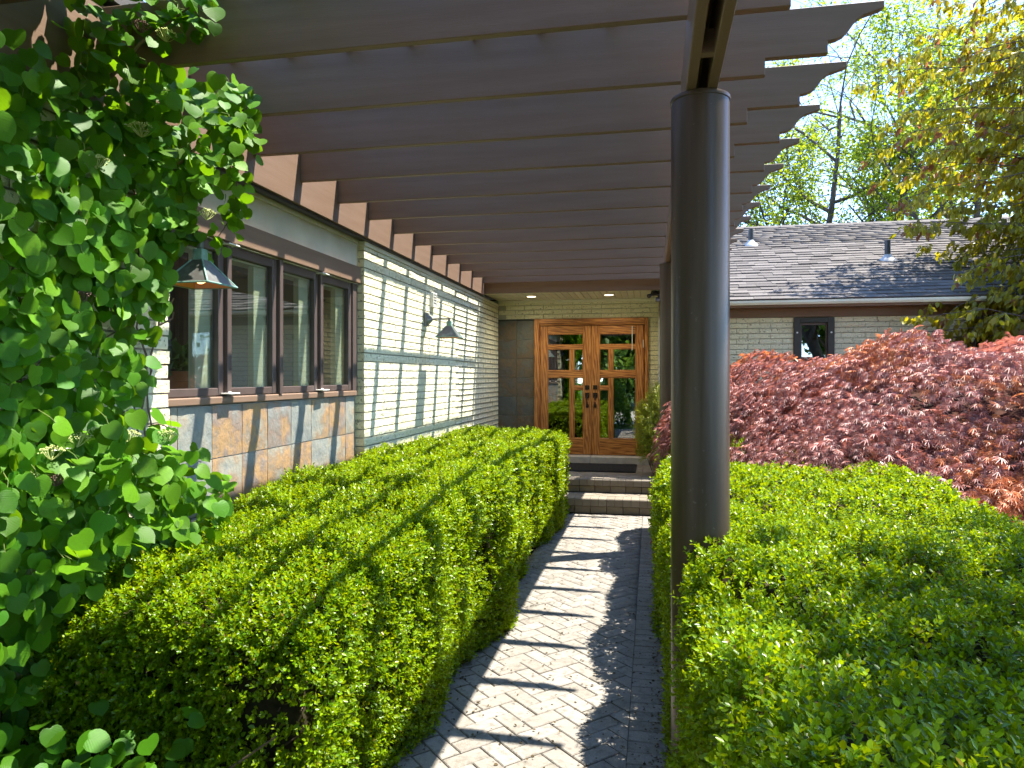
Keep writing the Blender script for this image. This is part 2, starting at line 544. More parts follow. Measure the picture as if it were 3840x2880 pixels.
def np_mesh(name, V, F, mat, var=None, tint=None):
    """V (n,3) float, F (m,k) int: every face has k corners"""
    V = np.ascontiguousarray(V, dtype=np.float32)
    F = np.ascontiguousarray(F, dtype=np.int32)
    me = bpy.data.meshes.new(name)
    me.vertices.add(len(V))
    me.vertices.foreach_set('co', V.ravel())
    m, k = F.shape
    me.loops.add(m * k)
    me.loops.foreach_set('vertex_index', F.ravel())
    me.polygons.add(m)
    me.polygons.foreach_set('loop_start', np.arange(0, m * k, k, dtype=np.int32))
    if var is not None:
        at = me.attributes.new('var', 'FLOAT', 'POINT')
        at.data.foreach_set('value', np.ascontiguousarray(var, dtype=np.float32))
    if tint is not None:
        at = me.attributes.new('tint', 'FLOAT_COLOR', 'POINT')
        at.data.foreach_set('color', np.ascontiguousarray(tint, dtype=np.float32).ravel())
    me.materials.append(M[mat])
    me.update(calc_edges=True)
    return me

def tri_arrays(g):
    F = []
    for f in g.f:
        for i in range(1, len(f) - 1):
            F.append((f[0], f[i], f[i + 1]))
    return np.array(g.v, dtype=np.float64), np.array(F, dtype=np.int64)

def joined(name, mat, items, parent, kind='stuff', label=None):
    """items: (V, F(tris), 4x4 matrix); one mesh with a random 'var' for each piece"""
    Vs, Fs, Rs = [], [], []
    b = 0
    for (V, F, M4) in items:
        A = np.array(M4)
        W = V @ A[:3, :3].T + A[:3, 3]
        Vs.append(W)
        Fs.append(F + b)
        Rs.append(np.full(len(W), rnd.random()))
        b += len(W)
    me = np_mesh(name, np.concatenate(Vs), np.concatenate(Fs), mat, var=np.concatenate(Rs))
    o = bpy.data.objects.new(name, me)
    link(o, parent)
    if kind: o['kind'] = kind
    if label: o['label'] = label
    return o

# ------------------------------------------------------------------ leaves
def shape_dia():
    V = [(0, 0, 0), (-.34, .5, .08), (0, 1, -.04), (.34, .5, .08)]
    return np.array(V), np.array([(0, 2, 1), (0, 3, 2)])

def shape_oval():
    V = [(0, 0, 0), (-.29, .30, .07), (-.25, .70, .05), (0, 1, -.08), (.25, .70, .05), (.29, .30, .07)]
    return np.array(V), np.array([(0, 3, 1), (1, 3, 2), (0, 5, 3), (5, 4, 3)])

def shape_ovate():
    V = [(0, 0, 0), (-.26, .32, .05), (-.20, .68, .02), (0, 1.0, -.10), (.20, .68, .02), (.26, .32, .05), (0, .5, -.03)]
    return np.array(V), np.array([(0, 6, 1), (1, 6, 2), (2, 6, 3), (0, 5, 6), (5, 4, 6), (4, 3, 6)])

def shape_heart(droop=0.16, cup=0.07):
    half = [(.0, .0), (.15, -.075), (.33, -.055), (.47, .09), (.525, .31), (.485, .55), (.345, .76), (.12, .92), (.0, 1.02)]
    mid = [0.0, .12, .30, .50, .70, .88]
    V = []
    F = []
    def zz(x, y):
        return cup * abs(x) * 2.0 - droop * (y ** 2) + 0.02 * math.sin(14 * y + 5 * abs(x))
    for y in [0.0, .14, .34, .56, .78, 1.02]:
        V.append((0, y, zz(0, y)))
    nm = len(V)
    for sgn in (-1, 1):
        b = len(V)
        H = half[1:-1]
        for (x, y) in H:
            V.append((sgn * x, y, zz(x, y)))
        idx = [b + i for i in range(len(H))]
        mids = [0, 1, 2, 3, 4, 5]
        # fan between the midrib and the outline
        tri = [(0, idx[0], idx[1]), (0, idx[1], 1), (1, idx[1], idx[2]), (1, idx[2], idx[3]), (1, idx[3], 2),
               (2, idx[3], idx[4]), (2, idx[4], 3), (3, idx[4], idx[5]), (3, idx[5], 4), (4, idx[5], idx[6]), (4, idx[6], 5)]
        for t in tri:
            F.append(t if sgn > 0 else t[::-1])
    return np.array(V), np.array(F)

def shape_palm(nl=7):
    V, F = [], []
    angs = np.linspace(-1.25, 1.25, nl)
    for a in angs:
        L = 1.0 - 0.42 * abs(a) / 1.25
        dx, dy = math.sin(a), math.cos(a)
        px, py = dy, -dx
        b = len(V)
        w = 0.055
        V += [(0, 0, 0), (dx * L * .5 + px * w, dy * L * .5 + py * w, .02), (dx * L, dy * L, -.18 * L), (dx * L * .5 - px * w, dy * L * .5 - py * w, .02)]
        F += [(b, b + 2, b + 1), (b, b + 3, b + 2)]
    return np.array(V), np.array(F)

def shape_needle():
    V = [(-.05, 0, 0), (.05, 0, 0), (.03, 1, 0), (-.03, 1, 0)]
    return np.array(V), np.array([(0, 1, 2), (0, 2, 3)])

def unit(a):
    return a / np.maximum(np.linalg.norm(a, axis=-1, keepdims=True), 1e-9)

def add_lv(me, SV, n):
    at = me.attributes.new('lv', 'FLOAT_VECTOR', 'POINT')
    at.data.foreach_set('vector', np.tile(SV, (n, 1)).astype(np.float32).ravel())
    me.polygons.foreach_set('use_smooth', np.ones(len(me.polygons), dtype=bool))

def leaf_mesh(name, P, T, N, S, shape, mat, rng, age=None, red=None):
    """P base points, T tip directions, N face normals (made perpendicular), S sizes"""
    n = len(P)
    T = unit(T)
    N = unit(N - T * (N * T).sum(1, keepdims=True))
    B = np.cross(T, N)
    R = np.stack([B, T, N], axis=1)          # rows: local x,y,z axes
    SV, SF = shape
    V = P[:, None, :] + S[:, None, None] * np.einsum('vk,nkj->nvj', SV, R)
    k = len(SV)
    F = SF[None, :, :] + (np.arange(n) * k)[:, None, None]
    t = np.empty((n, 4))
    t[:, 0] = rng.random(n)
    t[:, 1] = rng.random(n) if age is None else age
    t[:, 2] = rng.random(n) if red is None else red
    t[:, 3] = 1
    me = np_mesh(name, V.reshape(-1, 3), F.reshape(-1, 3), mat, tint=np.repeat(t, k, axis=0))
    if mat == 'vine':
        add_lv(me, SV, n)
    return me

def leaf_obj(name, parent, *a, kind='stuff', **kw):
    o = bpy.data.objects.new(name, leaf_mesh(name, *a, **kw))
    link(o, parent)
    if kind: o['kind'] = kind
    return o

def waves(seed, n=14, f0=2.0, f1=9.0):
    r = np.random.default_rng(seed)
    K = unit(r.normal(size=(n, 3))) * r.uniform(f0, f1, (n, 1))
    ph = r.uniform(0, 2 * PI, n)
    return lambda P: np.sin(P @ K.T + ph).sum(1) / math.sqrt(n)
def MX(loc, rz=0.0, rx=0.0, ry=0.0, sc=(1, 1, 1)):
    return Matrix.Translation(Vector(loc)) @ Euler((rx, ry, rz)).to_matrix().to_4x4() @ Matrix.Diagonal((sc[0], sc[1], sc[2], 1.0))

# ================================================================== ground, path, steps
g = Geo()
g.add([(-350, -350, -.07), (350, -350, -.07), (350, 350, -.07), (-350, 350, -.07)], [(0, 1, 2, 3)])
tag(g.build('ground', 'grass'), kind='structure')

g = Geo()
for i in range(6):
    for j in range(4):
        g.box(-12 + 4 * i + .006, -8 + 4 * i - .006, -15.2 + 2.8 * j + .006, -12.4 + 2.8 * j - .006, -.12, -.045 + .001 * ((i + j) % 3), .006)
tag(g.build('added_driveway', 'concrete'), kind='structure')  # unseen paving added so its sunlit bounce lifts the shade
def bumpy_sheet(name, x0, x1, y0, y1, z, step, amp, mat, seed):
    nx, ny = int((x1 - x0) / step) + 1, int((y1 - y0) / step) + 1
    X, Y = np.meshgrid(np.linspace(x0, x1, nx), np.linspace(y0, y1, ny))
    P = np.stack([X.ravel(), Y.ravel(), np.zeros(nx * ny)], 1)
    P[:, 2] = z + amp * waves(seed, 12, 3, 22)(P)
    i = np.arange((ny - 1) * nx).reshape(ny - 1, nx)[:, :-1].ravel()
    F = np.stack([i, i + 1, i + 1 + nx, i + nx], 1)
    o = bpy.data.objects.new(name, np_mesh(name, P, F, mat))
    link(o)
    return tag(o, kind='structure')
bumpy_sheet('garden_bed', -2.60, -1.15, -1.1, 11.15, -.035, 0.07, 0.011, 'soil', 3)
bumpy_sheet('garden_bed', 0.10, 9.5, -1.1, 10.38, -.035, 0.12, 0.012, 'soil', 4)

PX0, PXM, PX1 = -1.13, -0.112, 0.09
path = Geo().box(PX0 - .01, PX1 + .005, -1.15, 8.88, -.06, -.010).build('path', 'sand')
tag(path, kind='structure')

def paver_geo(L, W, T=.055, ch=.004):
    g = Geo()
    a, b = L / 2, W / 2
    vs = [(-a, -b, -T), (a, -b, -T), (a, b, -T), (-a, b, -T), (-a, -b, -ch), (a, -b, -ch), (a, b, -ch), (-a, b, -ch),
          (-a + ch, -b + ch, 0), (a - ch, -b + ch, 0), (a - ch, b - ch, 0), (-a + ch, b - ch, 0)]
    fs = [(0, 1, 5, 4), (1, 2, 6, 5), (2, 3, 7, 6), (3, 0, 4, 7), (4, 5, 9, 8), (5, 6, 10, 9), (6, 7, 11, 10), (7, 4, 8, 11), (8, 9, 10, 11)]
    return g.add(vs, fs)

def clip(poly, xa, xb, ya, yb):
    for ax, lim, sgn in ((0, xa, 1), (0, xb, -1), (1, ya, 1), (1, yb, -1)):
        out = []
        for i in range(len(poly)):
            p, q = poly[i], poly[(i + 1) % len(poly)]
            dp, dq = (p[ax] - lim) * sgn, (q[ax] - lim) * sgn
            if dp >= 0: out.append(p)
            if (dp >= 0) != (dq >= 0):
                t = dp / (dp - dq)
                out.append((p[0] + (q[0] - p[0]) * t, p[1] + (q[1] - p[1]) * t))
        poly = out
        if len(poly) < 3: return []
    return poly

def herringbone(x0, x1, y0, y1, z, parent, mat, limit, prefix='paver', ox=0.0, oy=0.0):
    """45 degree herringbone clipped to a rectangle; nearest pieces are single objects"""
    L, W, gap = .2, .1, .0055
    full = paver_geo(L - gap, W - gap).mesh(prefix, mat)
    c45 = math.sqrt(.5)
    pieces = []
    R = int((max(abs(x0), abs(x1)) + max(abs(y0), abs(y1))) / W * 1.5) + 6
    for i in range(-R, R):
        for j in range(-R, R):
            k = (i - j) % 4
            if k == 0: ctr, ang = ((i + 1) * W, (j + .5) * W), 0
            elif k == 3: ctr, ang = ((i + .5) * W, (j + 1) * W), 90
            else: continue
            cx = ctr[0] * c45 - ctr[1] * c45 + ox
            cy = ctr[0] * c45 + ctr[1] * c45 + oy
            if cx < x0 - .12 or cx > x1 + .12 or cy < y0 - .12 or cy > y1 + .12: continue
            a = math.radians(45 + ang)
            ux, uy = math.cos(a), math.sin(a)
            hl, hw = (L - gap) / 2, (W - gap) / 2
            rect = [(cx + ux * s * hl - uy * t * hw, cy + uy * s * hl + ux * t * hw) for s, t in ((-1, -1), (1, -1), (1, 1), (-1, 1))]
            cut = clip(rect, x0, x1, y0, y1)
            if not cut: continue
            ar = abs(sum(cut[m][0] * cut[(m + 1) % len(cut)][1] - cut[(m + 1) % len(cut)][0] * cut[m][1] for m in range(len(cut)))) / 2
            if ar < 4e-4: continue
            pieces.append((cy, cx, a, None if ar > .98 * (L - gap) * (W - gap) else cut))
    pieces.sort(key=lambda p: abs(p[0] - 3.1) if p[0] < 3.1 else p[0] - 3.1)
    rest = []
    for q, (cy, cx, a, cut) in enumerate(pieces):
        dz = rnd.uniform(-.0022, .0022)
        tx, ty = rnd.uniform(-.008, .008), rnd.uniform(-.008, .008)
        if cut is None:
            M4 = MX((cx, cy, z + dz), a, tx, ty)
            me = full
        else:
            mx = sum(p[0] for p in cut) / len(cut); my = sum(p[1] for p in cut) / len(cut)
            gg = Geo().prism([(p[0] - mx, p[1] - my) for p in cut], 2, -.055, -.0008)
            M4 = MX((mx, my, z + dz))
            me = None
        if q < limit:
            inst(prefix, me or gg.mesh(prefix, mat), parent, M4)
        else:
            V, F = tri_arrays(paver_geo(L - gap, W - gap) if cut is None else gg)
            rest.append((V, F, M4))
    if rest:
        joined('paver_field', mat, rest, parent)

herringbone(PX0, PXM, -1.14, 8.868, 0.0, path, 'paver', 228)
sold = paver_geo(.196, .0955).mesh('paver', 'paver')
rest = []
for k in range(99):
    y = 8.818 - .1 * k
    M4 = MX((PXM + .101, y, rnd.uniform(-.002, .002)), rnd.uniform(-.006, .006), rnd.uniform(-.008, .008), rnd.uniform(-.008, .008))
    if y > 2.3: inst('paver', sold, path, M4)
    else: rest.append((*tri_arrays(paver_geo(.196, .0955)), M4))
joined('paver_edging', 'paver', rest, path)

# two steps: a course of blocks, then a nosing course of narrower blocks
S1, S2, S3 = .1955, .375, .479
def step(name, ya, yb, z0, z1, x0, x1, field):
    core = Geo().box(x0 + .02, x1 - .02, ya + .03, yb, z0 - .05, z1 - .012).build(name, 'sand')
    tag(core, kind='structure')
    hm = (z1 - z0) * .5
    zz = z0 + hm
    blk = Geo().box(-.0975, .0975, 0, .09, .002, hm - .004, .005).mesh('block', 'step')
    n = int((x1 - x0) / .2 + .5)
    off = rnd.choice([0, .06])
    for k in range(n + 1):
        xa = max(x1 - .2 * k - off, x0 + .02)
        if k == 0 and off: pass
        inst('block', blk, core, MX((x1 - .1 - .2 * k, ya + rnd.uniform(.004, .009), z0), rnd.uniform(-.008, .008)))
    nose = Geo()
    nose.prism([(0, 0), (.19, 0), (.19, hm - .004), (.016, hm - .004), (.005, hm - .009), (0, hm - .02)], 0, -.0482, .0482)
    nm = nose.mesh('nosing_block', 'step')
    for k in range(int((x1 - x0) / .1 + .5)):
        inst('nosing_block', nm, core, MX((x1 - .05 - .1 * k, ya - .012 + rnd.uniform(-.002, .002), zz + rnd.uniform(0, .002)), rnd.uniform(-.01, .01)))
    if field:
        herringbone(x0, x1 - .2, ya + .185, yb, z1 - .002, core, 'step', 150)
        for k in range(int((yb - ya - .19) / .1)):
            inst('paver', sold_step, core, MX((x1 - .1, ya + .24 + .1 * k, z1 - .002), 0))
    return core
sold_step = paver_geo(.196, .0955).mesh('paver', 'step')
step('lower_step', 8.876, 9.33, 0, S1, -1.75, .05, True)
step('upper_step', 9.31, 11.0, S1, S2, -1.95, .07, True)

# ================================================================== brick helpers
COURSE, BL = .0735, .305
def brick_variants(n, mat):
    out = []
    for q in range(n):
        r = random.Random(100 + q)
        a, b, d = (BL - .0045) / 2, (COURSE - .0105) / 2, .085
        nx, nz = 7, 3
        vs, fs = [], []
        for k in range(nz + 1):
            for i in range(nx + 1):
                x = -a + 2 * a * i / nx
                z = -b + 2 * b * k / nz
                edge = i in (0, nx) or k in (0, nz)
                y = -r.random() * .0055
                if edge:
                    y = r.uniform(-.0045, .0)
                else:
                    x += r.uniform(-.009, .009); z += r.uniform(-.004, .004)
                vs.append((x, y, z))
        W = nx + 1
        for k in range(nz):
            for i in range(nx):
                p = k * W + i
                fs.append((p, p + 1, p + 1 + W, p + W) )
        b0 = len(vs)
        vs += [(-a, d, -b), (a, d, -b), (a, d, b), (-a, d, b)]
        bot = [i for i in range(W)]
        top = [nz * W + i for i in range(W)]
        fs.append(tuple([b0 + 1] + [b0] + bot))
        fs.append(tuple([b0 + 3] + [b0 + 2] + top[::-1]))
        fs.append(tuple([b0, b0 + 3] + [k * W for k in range(nz, -1, -1)]))
        fs.append(tuple([b0 + 2, b0 + 1] + [k * W + nx for k in range(nz + 1)]))
        g = Geo().add(vs, fs)
        out.append((g.mesh('brick', mat), *tri_arrays(g)))
    return out
BRICKS = brick_variants(8, 'brick')

def brick_wall(wall, s0, s1, z0, z1, place, vis, holes=(), limit=300, zoff=0.0, shift=0.0):
    """running bond from s0 to s1 along the wall; place(s, z) -> (loc, rz). vis(s, z) -> score (larger first, None: never single)"""
    items = []
    k0 = int(math.floor((z0 - zoff) / COURSE))
    k = k0
    while True:
        za = zoff + k * COURSE
        zc = za + COURSE / 2
        if za >= z1 - .02: break
        if za >= z0 - .03:
            s = s0 - (BL / 2 if k % 2 else 0.0) + shift
            while s < s1:
                a, b = max(s, s0), min(s + BL, s1)
                segs = [(a, b)]
                for (ha, hb, hz0, hz1) in holes:
                    if zc > hz0 and zc < hz1:
                        nsg = []
                        for (p, q) in segs:
                            if q <= ha or p >= hb: nsg.append((p, q)); continue
                            if p < ha: nsg.append((p, ha))
                            if q > hb: nsg.append((hb, q))
                        segs = nsg
                for (p, q) in segs:
                    if q - p > .03:
                        hgt = min(COURSE, z1 - za) / COURSE
                        items.append(((p + q) / 2, za + COURSE * hgt / 2, (q - p) / BL, hgt))
                s += BL
        k += 1
    sc = [(vis(i[0], i[1]), i) for i in items]
    sc.sort(key=lambda t: -(t[0] if t[0] is not None else -1e9))
    n = 0
    rest = []
    for (v, (s, z, f, hg)) in sc:
        loc, rz = place(s, z)
        q = rnd.randrange(len(BRICKS))
        M4 = MX((loc[0], loc[1], loc[2]), rz + rnd.uniform(-.004, .004), rnd.uniform(-.004, .004), 0, (f * rnd.uniform(.985, 1.0), 1, hg)) @ Matrix.Translation((0, rnd.uniform(-.002, .002), 0))
        if v is not None and n < limit:
            inst('brick', BRICKS[q][0], wall, M4)
            n += 1
        else:
            rest.append((BRICKS[q][1], BRICKS[q][2], M4))
    if rest:
        joined('brickwork', 'brick', rest, wall)

XW, XS = -2.43, -2.505          # brick face and slate face of the left wing
YD, YG = 11.19, 10.40           # entrance wall and garden wing wall

# ================================================================== left wing of the house
house = thing('house_wing', (-4.2, 5.0, 0), 'white painted brick house wing with slate tiles and four brown windows, left of path', 'house')
wall_side = Geo().box(-2.62, XW - .028, 5.78, 11.30, -.1, 2.885).build('side_wall', 'mortar', house)
def camdist(x, y): return -math.hypot(x, y)
brick_wall(wall_side, 5.75, 11.185, .60, 2.83, lambda s, z: ((XW, s, z), PI / 2), lambda s, z: (-s if z > .93 + (s - 5.75) * .01 else None), limit=255)
Geo().box(-2.50, XW + .012, 5.752, 11.18, 2.832, 2.872, .004).build('wall_cap_trim', 'cream', house)
pier = Geo().box(-2.62, XW - .028, -1.5, 3.215, -.1, 2.885).build('pier_wall', 'mortar', house)
brick_wall(pier, -1.5, 3.237, .0, 2.86, lambda s, z: ((XW, s, z), PI / 2), lambda s, z: (s if s > 2.95 and z > .9 else None), limit=45)

# slate panel under the windows: tiles one by one
panel = Geo().box(-2.62, XS - .018, 3.215, 5.78, -.1, 1.535).build('slate_panel', 'mortar', house)
edges = [3.237, 3.408, 3.715, 4.023, 4.323, 4.635, 4.94, 5.238, 5.544, 5.737]
rows = [(1.227, 1.532), (.920, 1.222), (.613, .915), (.306, .608), (0, .301)]
def slate_tile(parent, size, M4, seed, mat):
    a, b = size
    r = random.Random(seed)
    nx, nz = 4, 4
    vs, fs = [], []
    for k in range(nz + 1):
        for i in range(nx + 1):
            x = -a / 2 + a * i / nx; z = -b / 2 + b * k / nz
            e = i in (0, nx) or k in (0, nz)
            vs.append((x + (r.uniform(-.0012, .0012) if e else 0), (r.uniform(.0, .003) if e else -r.uniform(.001, .006)), z + (r.uniform(-.0012, .0012) if e else 0)))
    W = nx + 1
    for k in range(nz):
        for i in range(nx):
            p = k * W + i
            fs.append((p, p + 1, p + 1 + W, p + W))
    n0 = len(vs)
    vs += [(-a / 2, .014, -b / 2), (a / 2, .014, -b / 2), (a / 2, .014, b / 2), (-a / 2, .014, b / 2)]
    fs += [tuple([n0 + 1, n0] + list(range(W))), tuple([n0 + 3, n0 + 2] + [nz * W + i for i in range(nx, -1, -1)]),
           tuple([n0, n0 + 3] + [k * W for k in range(nz, -1, -1)]), tuple([n0 + 2, n0 + 1] + [k * W + nx for k in range(nz + 1)])]
    inst('slate_tile', Geo().add(vs, fs).mesh('slate_tile', mat, True), parent, M4)
sd = 0
for (za, zb) in rows:
    for i in range(len(edges) - 1):
        ya, yb = edges[i], edges[i + 1]
        slate_tile(panel, (yb - ya - .005, zb - za - .002), MX((XS, (ya + yb) / 2, (za + zb) / 2), PI / 2), sd, 'slate')
        sd += 1

# stucco band, brown header board, trims, sill
Geo().box(-2.62, -2.492, 3.215, 5.78, 2.50, 2.884).build('stucco_band', 'stucco', house)
Geo().box(-2.491, -2.474, 3.22, 5.748, 2.846, 2.880, .003).build('stucco_trim', 'stucco', house)
Geo().box(-2.52, -2.455, 3.22, 5.752, 2.505, 2.645, .004).build('header_board', 'browny', house)
Geo().box(-2.60, -2.482, 3.235, 5.745, 1.542, 1.586, .006).build('window_sill', 'browny', house)

# four casements with their own frame, glass, hinges; posts between them
wy = [3.225, 3.832, 4.440, 5.045, 5.660]
zb, zt = 1.587, 2.500
for k in range(4):
    a, b = wy[k], wy[k + 1]
    a2, b2 = a + .012, b - .012
    g = Geo()
    fw = .052
    g.box(-2.545, -2.500, a2, a2 + fw, zb + .004, zt - .004, .004)
    g.box(-2.545, -2.500, b2 - fw, b2, zb + .004, zt - .004, .004)
    g.box(-2.545, -2.502, a2 + fw, b2 - fw, zb + .004, zb + .050, .004)
    g.box(-2.545, -2.502, a2 + fw, b2 - fw, zt - .062, zt - .004, .004)
    w = g.build('casement_window', 'frame', house)
    Geo().box(-2.528, -2.522, a2 + fw - .004, b2 - fw + .004, zb + .046, zt - .058).build('pane', 'glass', w)
    if k in (0, 2):
        for zz in (zb + .012, zt - .014):
            h = Geo().box(-2.50, -2.440, b - .045, b + .065, zz, zz + .008, .002)
            h.box(-2.492, -2.470, b - .005, b + .02, zz + .006, zz + .016, .002)
            h.build('hinge', 'white', w)
for k in range(1, 4):
    Geo().box(-2.56, -2.474, wy[k] - .012, wy[k] + .030, zb, zt, .003).build('window_post', 'frame', house)
    Geo().box(-2.60, -2.556, wy[k] - .205, wy[k] + .035, zb - .02, zt, .003).build('inner_casing', 'cream', house)
Geo().box(-2.56, -2.486, wy[4] - .006, 5.745, zb, zt, .003).build('window_post', 'frame', house)
Geo().box(-2.60, -2.556, wy[4] - .20, 5.745, zb - .02, zt, .003).build('inner_casing', 'cream', house)
Geo().box(-2.66, -2.548, 3.23, 5.74, zt - .075, zt, .003).build('inner_casing', 'cream', house)

# the room behind the glass
g = Geo()
g.box(-6.1, -6.0, 1.6, 2.2, .35, 2.86)
g.box(-6.1, -6.0, 7.0, 7.6, .35, 2.86)
g.box(-6.1, -6.0, 2.2, 7.0, .35, .6)
g.box(-6.1, -6.0, 2.2, 7.0, 2.6, 2.86)  # unseen opening added in the back wall to let sky light in
g.box(-6.0, -2.62, 1.5, 1.6, .35, 2.86)
g.box(-6.0, -2.62, 7.6, 7.7, .35, 2.86)
g.box(-6.1, -2.62, 1.5, 7.7, 2.86, 2.90)
g.box(-6.1, -2.62, 1.5, 7.7, .30, .35)
g.build('room', 'room', house)
g = Geo()
for i in range(14):
    y = 4.35 + i * .045
    g.tube([(-3.35 + .02 * (i % 2), y, .40), (-3.35 + .02 * (i % 2), y, 2.7)], .026, 6)
g.build('curtain', 'curtain', house)
g = Geo()
for i in range(9):
    y = 6.0 + i * .045
    g.tube([(-3.6 + .02 * (i % 2), y, .40), (-3.6 + .02 * (i % 2), y, 2.7)], .026, 6)
g.build('curtain', 'cream', house)
Geo().box(-3.20, -2.66, 3.25, 5.75, 1.36, 1.40, .004).build('inner_shelf', 'room', house)

# roof over the left wing
g = Geo()
g.prism([(-2.36, 3.385), (-2.36, 3.48), (-4.4, 4.25), (-6.4, 3.48), (-6.4, 3.385), (-4.4, 4.15)], 1, -2.0, 15.2)
g.build('roof', 'shingle', house)
g = Geo()
g.box(-6.1, -2.62, 7.72, 15, -.1, 3.38)
g.box(-6.1, -2.62, -1.6, 1.45, -.1, 3.38)
g.box(-6.1, -2.64, 1.46, 7.71, 2.91, 3.38)
g.build('rear_rooms', 'mortar', house)
Geo().box(-2.62, -2.436, -1.6, 10.1, 2.89, 3.383).build('upper_wall', 'mortar', house)

# ================================================================== pergola
perg = thing('pergola', (-.9, 5.5, 0), 'dark brown timber pergola on round steel columns over the brick path', 'pergola')
ZB, ZT = 3.05, 3.335
Geo().box(XW - .005, -2.382, -1.6, 10.06, 2.889, 3.335, .004).build('ledger_board', 'browny', perg)
Geo().box(XW - .02, -2.398, -1.6, 10.06, 2.872, 2.888).build('flashing_shadow_line', 'black', perg)  # flashing; its black also stands in for the shadow line
prof = [(-2.381, ZB), (.497, ZB), (.497, 3.125), (.760, 3.125), (.760, 3.178), (.795, 3.183), (.825, 3.197), (.850, 3.224), (.874, 3.258),
        (.902, 3.277), (.940, 3.288), (.975, 3.298), (.990, 3.306), (.990, ZT), (-2.381, ZT)]
JY = [2.75 + .6 * k for k in range(-6, 13)]
def joist_mesh(i):
    r = random.Random(i)
    g = Geo()
    n = len(prof)
    t, c = .019, .003
    P = prof
    # offset polygon inward a little for the small arris
    cx = [(p[0], p[1]) for p in P]
    ins = []
    for k in range(n):
        p0, p1, p2 = Vector(cx[k - 1]), Vector(cx[k]), Vector(cx[(k + 1) % n])
        d1 = (p1 - p0).normalized(); d2 = (p2 - p1).normalized()
        n1 = Vector((-d1.y, d1.x)); n2 = Vector((-d2.y, d2.x))
        b = (n1 + n2)
        b = b / max(b.length, 1e-6)
        k_ = c / max(.5, b.dot(n1))
        q = p1 + b * k_
        ins.append((q.x, q.y))
    vs = [(p[0], -t, p[1]) for p in ins] + [(p[0], -t + c, p[1]) for p in cx] + [(p[0], t - c, p[1]) for p in cx] + [(p[0], t, p[1]) for p in ins]
    fs = [tuple(range(n)), tuple(range(3 * n, 4 * n))[::-1]]
    for q in range(3):
        for k in range(n):
            k2 = (k + 1) % n
            fs.append((q * n + k, (q + 1) * n + k, (q + 1) * n + k2, q * n + k2))
    return g.add(vs, fs).mesh('joist', 'brown')
jm = joist_mesh(0)
for i, y in enumerate(JY):
    inst('joist', jm, perg, MX((0, y + rnd.uniform(-.004, .004), rnd.uniform(-.002, .002)), rnd.uniform(-.0012, .0012), 0, 0))
for xa in (.130, .212):
    Geo().box(xa, xa + .038, -1.4, 10.0, 2.815, 3.049, .003).build('beam_board', 'browny', perg)
Geo().box(.1685, .2115, -1.4, 10.0, 3.02, 3.046).build('gap_sun_block', 'browny', perg)  # plate added to keep sun out of the beam gap
for y in (-.9, .7, 2.55, 3.35, 5.0, 6.75, 7.55, 9.2):
    Geo().box(.168, .212, y - .02, y + .02, 2.818, 2.90).build('beam_spacer', 'browny', perg)
for k in range(7):
    x = -2.136 + .323 * k
    Geo().box(x - .016, x + .016, -1.5, 10.0, ZT, ZT + .045).build('purlin', 'browny', perg)
for (cx, cy) in ((.19, -1.26), (.19, 2.94), (.19, 7.14)):
    g = Geo()
    g.lathe((cx, cy, -.06), [(.114, 0), (.114, 2.872)], 48)
    c = g.build('column', 'steel', perg, True)
    g = Geo()
    g.lathe((cx, cy, 0), [(.1140, 2.795), (.1175, 2.798), (.1185, 2.806), (.1165, 2.813), (.110, 2.8145)], 48)
    g.build('column_cap', 'steel', c, True)

# ================================================================== entrance porch
porch = thing('entrance_porch', (-1.2, 11.3, 0), 'recessed entrance porch with oak double doors, slate strip and beadboard ceiling', 'porch')
DX0, DX1 = -1.833, -.053
DZ = 2.626
wallp = Geo()
wallp.box(-2.60, DX0, YD + .028, YD + .16, -.1, 2.93)
wallp.box(DX1, .30, YD + .028, YD + .16, -.1, 2.93)
wallp.box(DX0, DX1, YD + .028, YD + .16, DZ, 2.93)
wallp = wallp.build('entrance_wall', 'mortar', porch)
brick_wall(wallp, XW + .01, .10, .45, 2.905, lambda s, z: ((s, YD, z), 0), lambda s, z: z, holes=[(XW - .1, DX1, 0, DZ)], limit=110, zoff=DZ - COURSE * 36, shift=.12)
Geo().box(XW + .012, .10, YD - .03, YD + .0, 2.885, 2.921, .004).build('crown_trim', 'cream', porch)
sp = Geo().box(XW + .002, DX0 - .002, YD + .0135, YD + .018, .2, DZ - .02).build('slate_strip', 'mortar', porch)
zz = DZ - .024
sd = 500
while zz > .4:
    for (xa, xb) in ((XW + .004, -2.133), (-2.129, DX0 - .004)):
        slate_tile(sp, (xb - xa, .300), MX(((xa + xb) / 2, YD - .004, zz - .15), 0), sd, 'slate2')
        sd += 1
    zz -= .304
Geo().box(XW + .002, DX0 - .003, YD - .02, YD + .01, DZ - .022, DZ - .004, .002).build('slate_top_trim', 'black', porch)
# side return to the garden wing
rw = Geo().box(.118, .26, YG + .02, YD + .028, -.1, 2.95).build('return_wall', 'mortar', porch)
brick_wall(rw, YG, YD, 1.0, 2.9, lambda s, z: ((.10, s, z), -PI / 2), lambda s, z: None, limit=0)
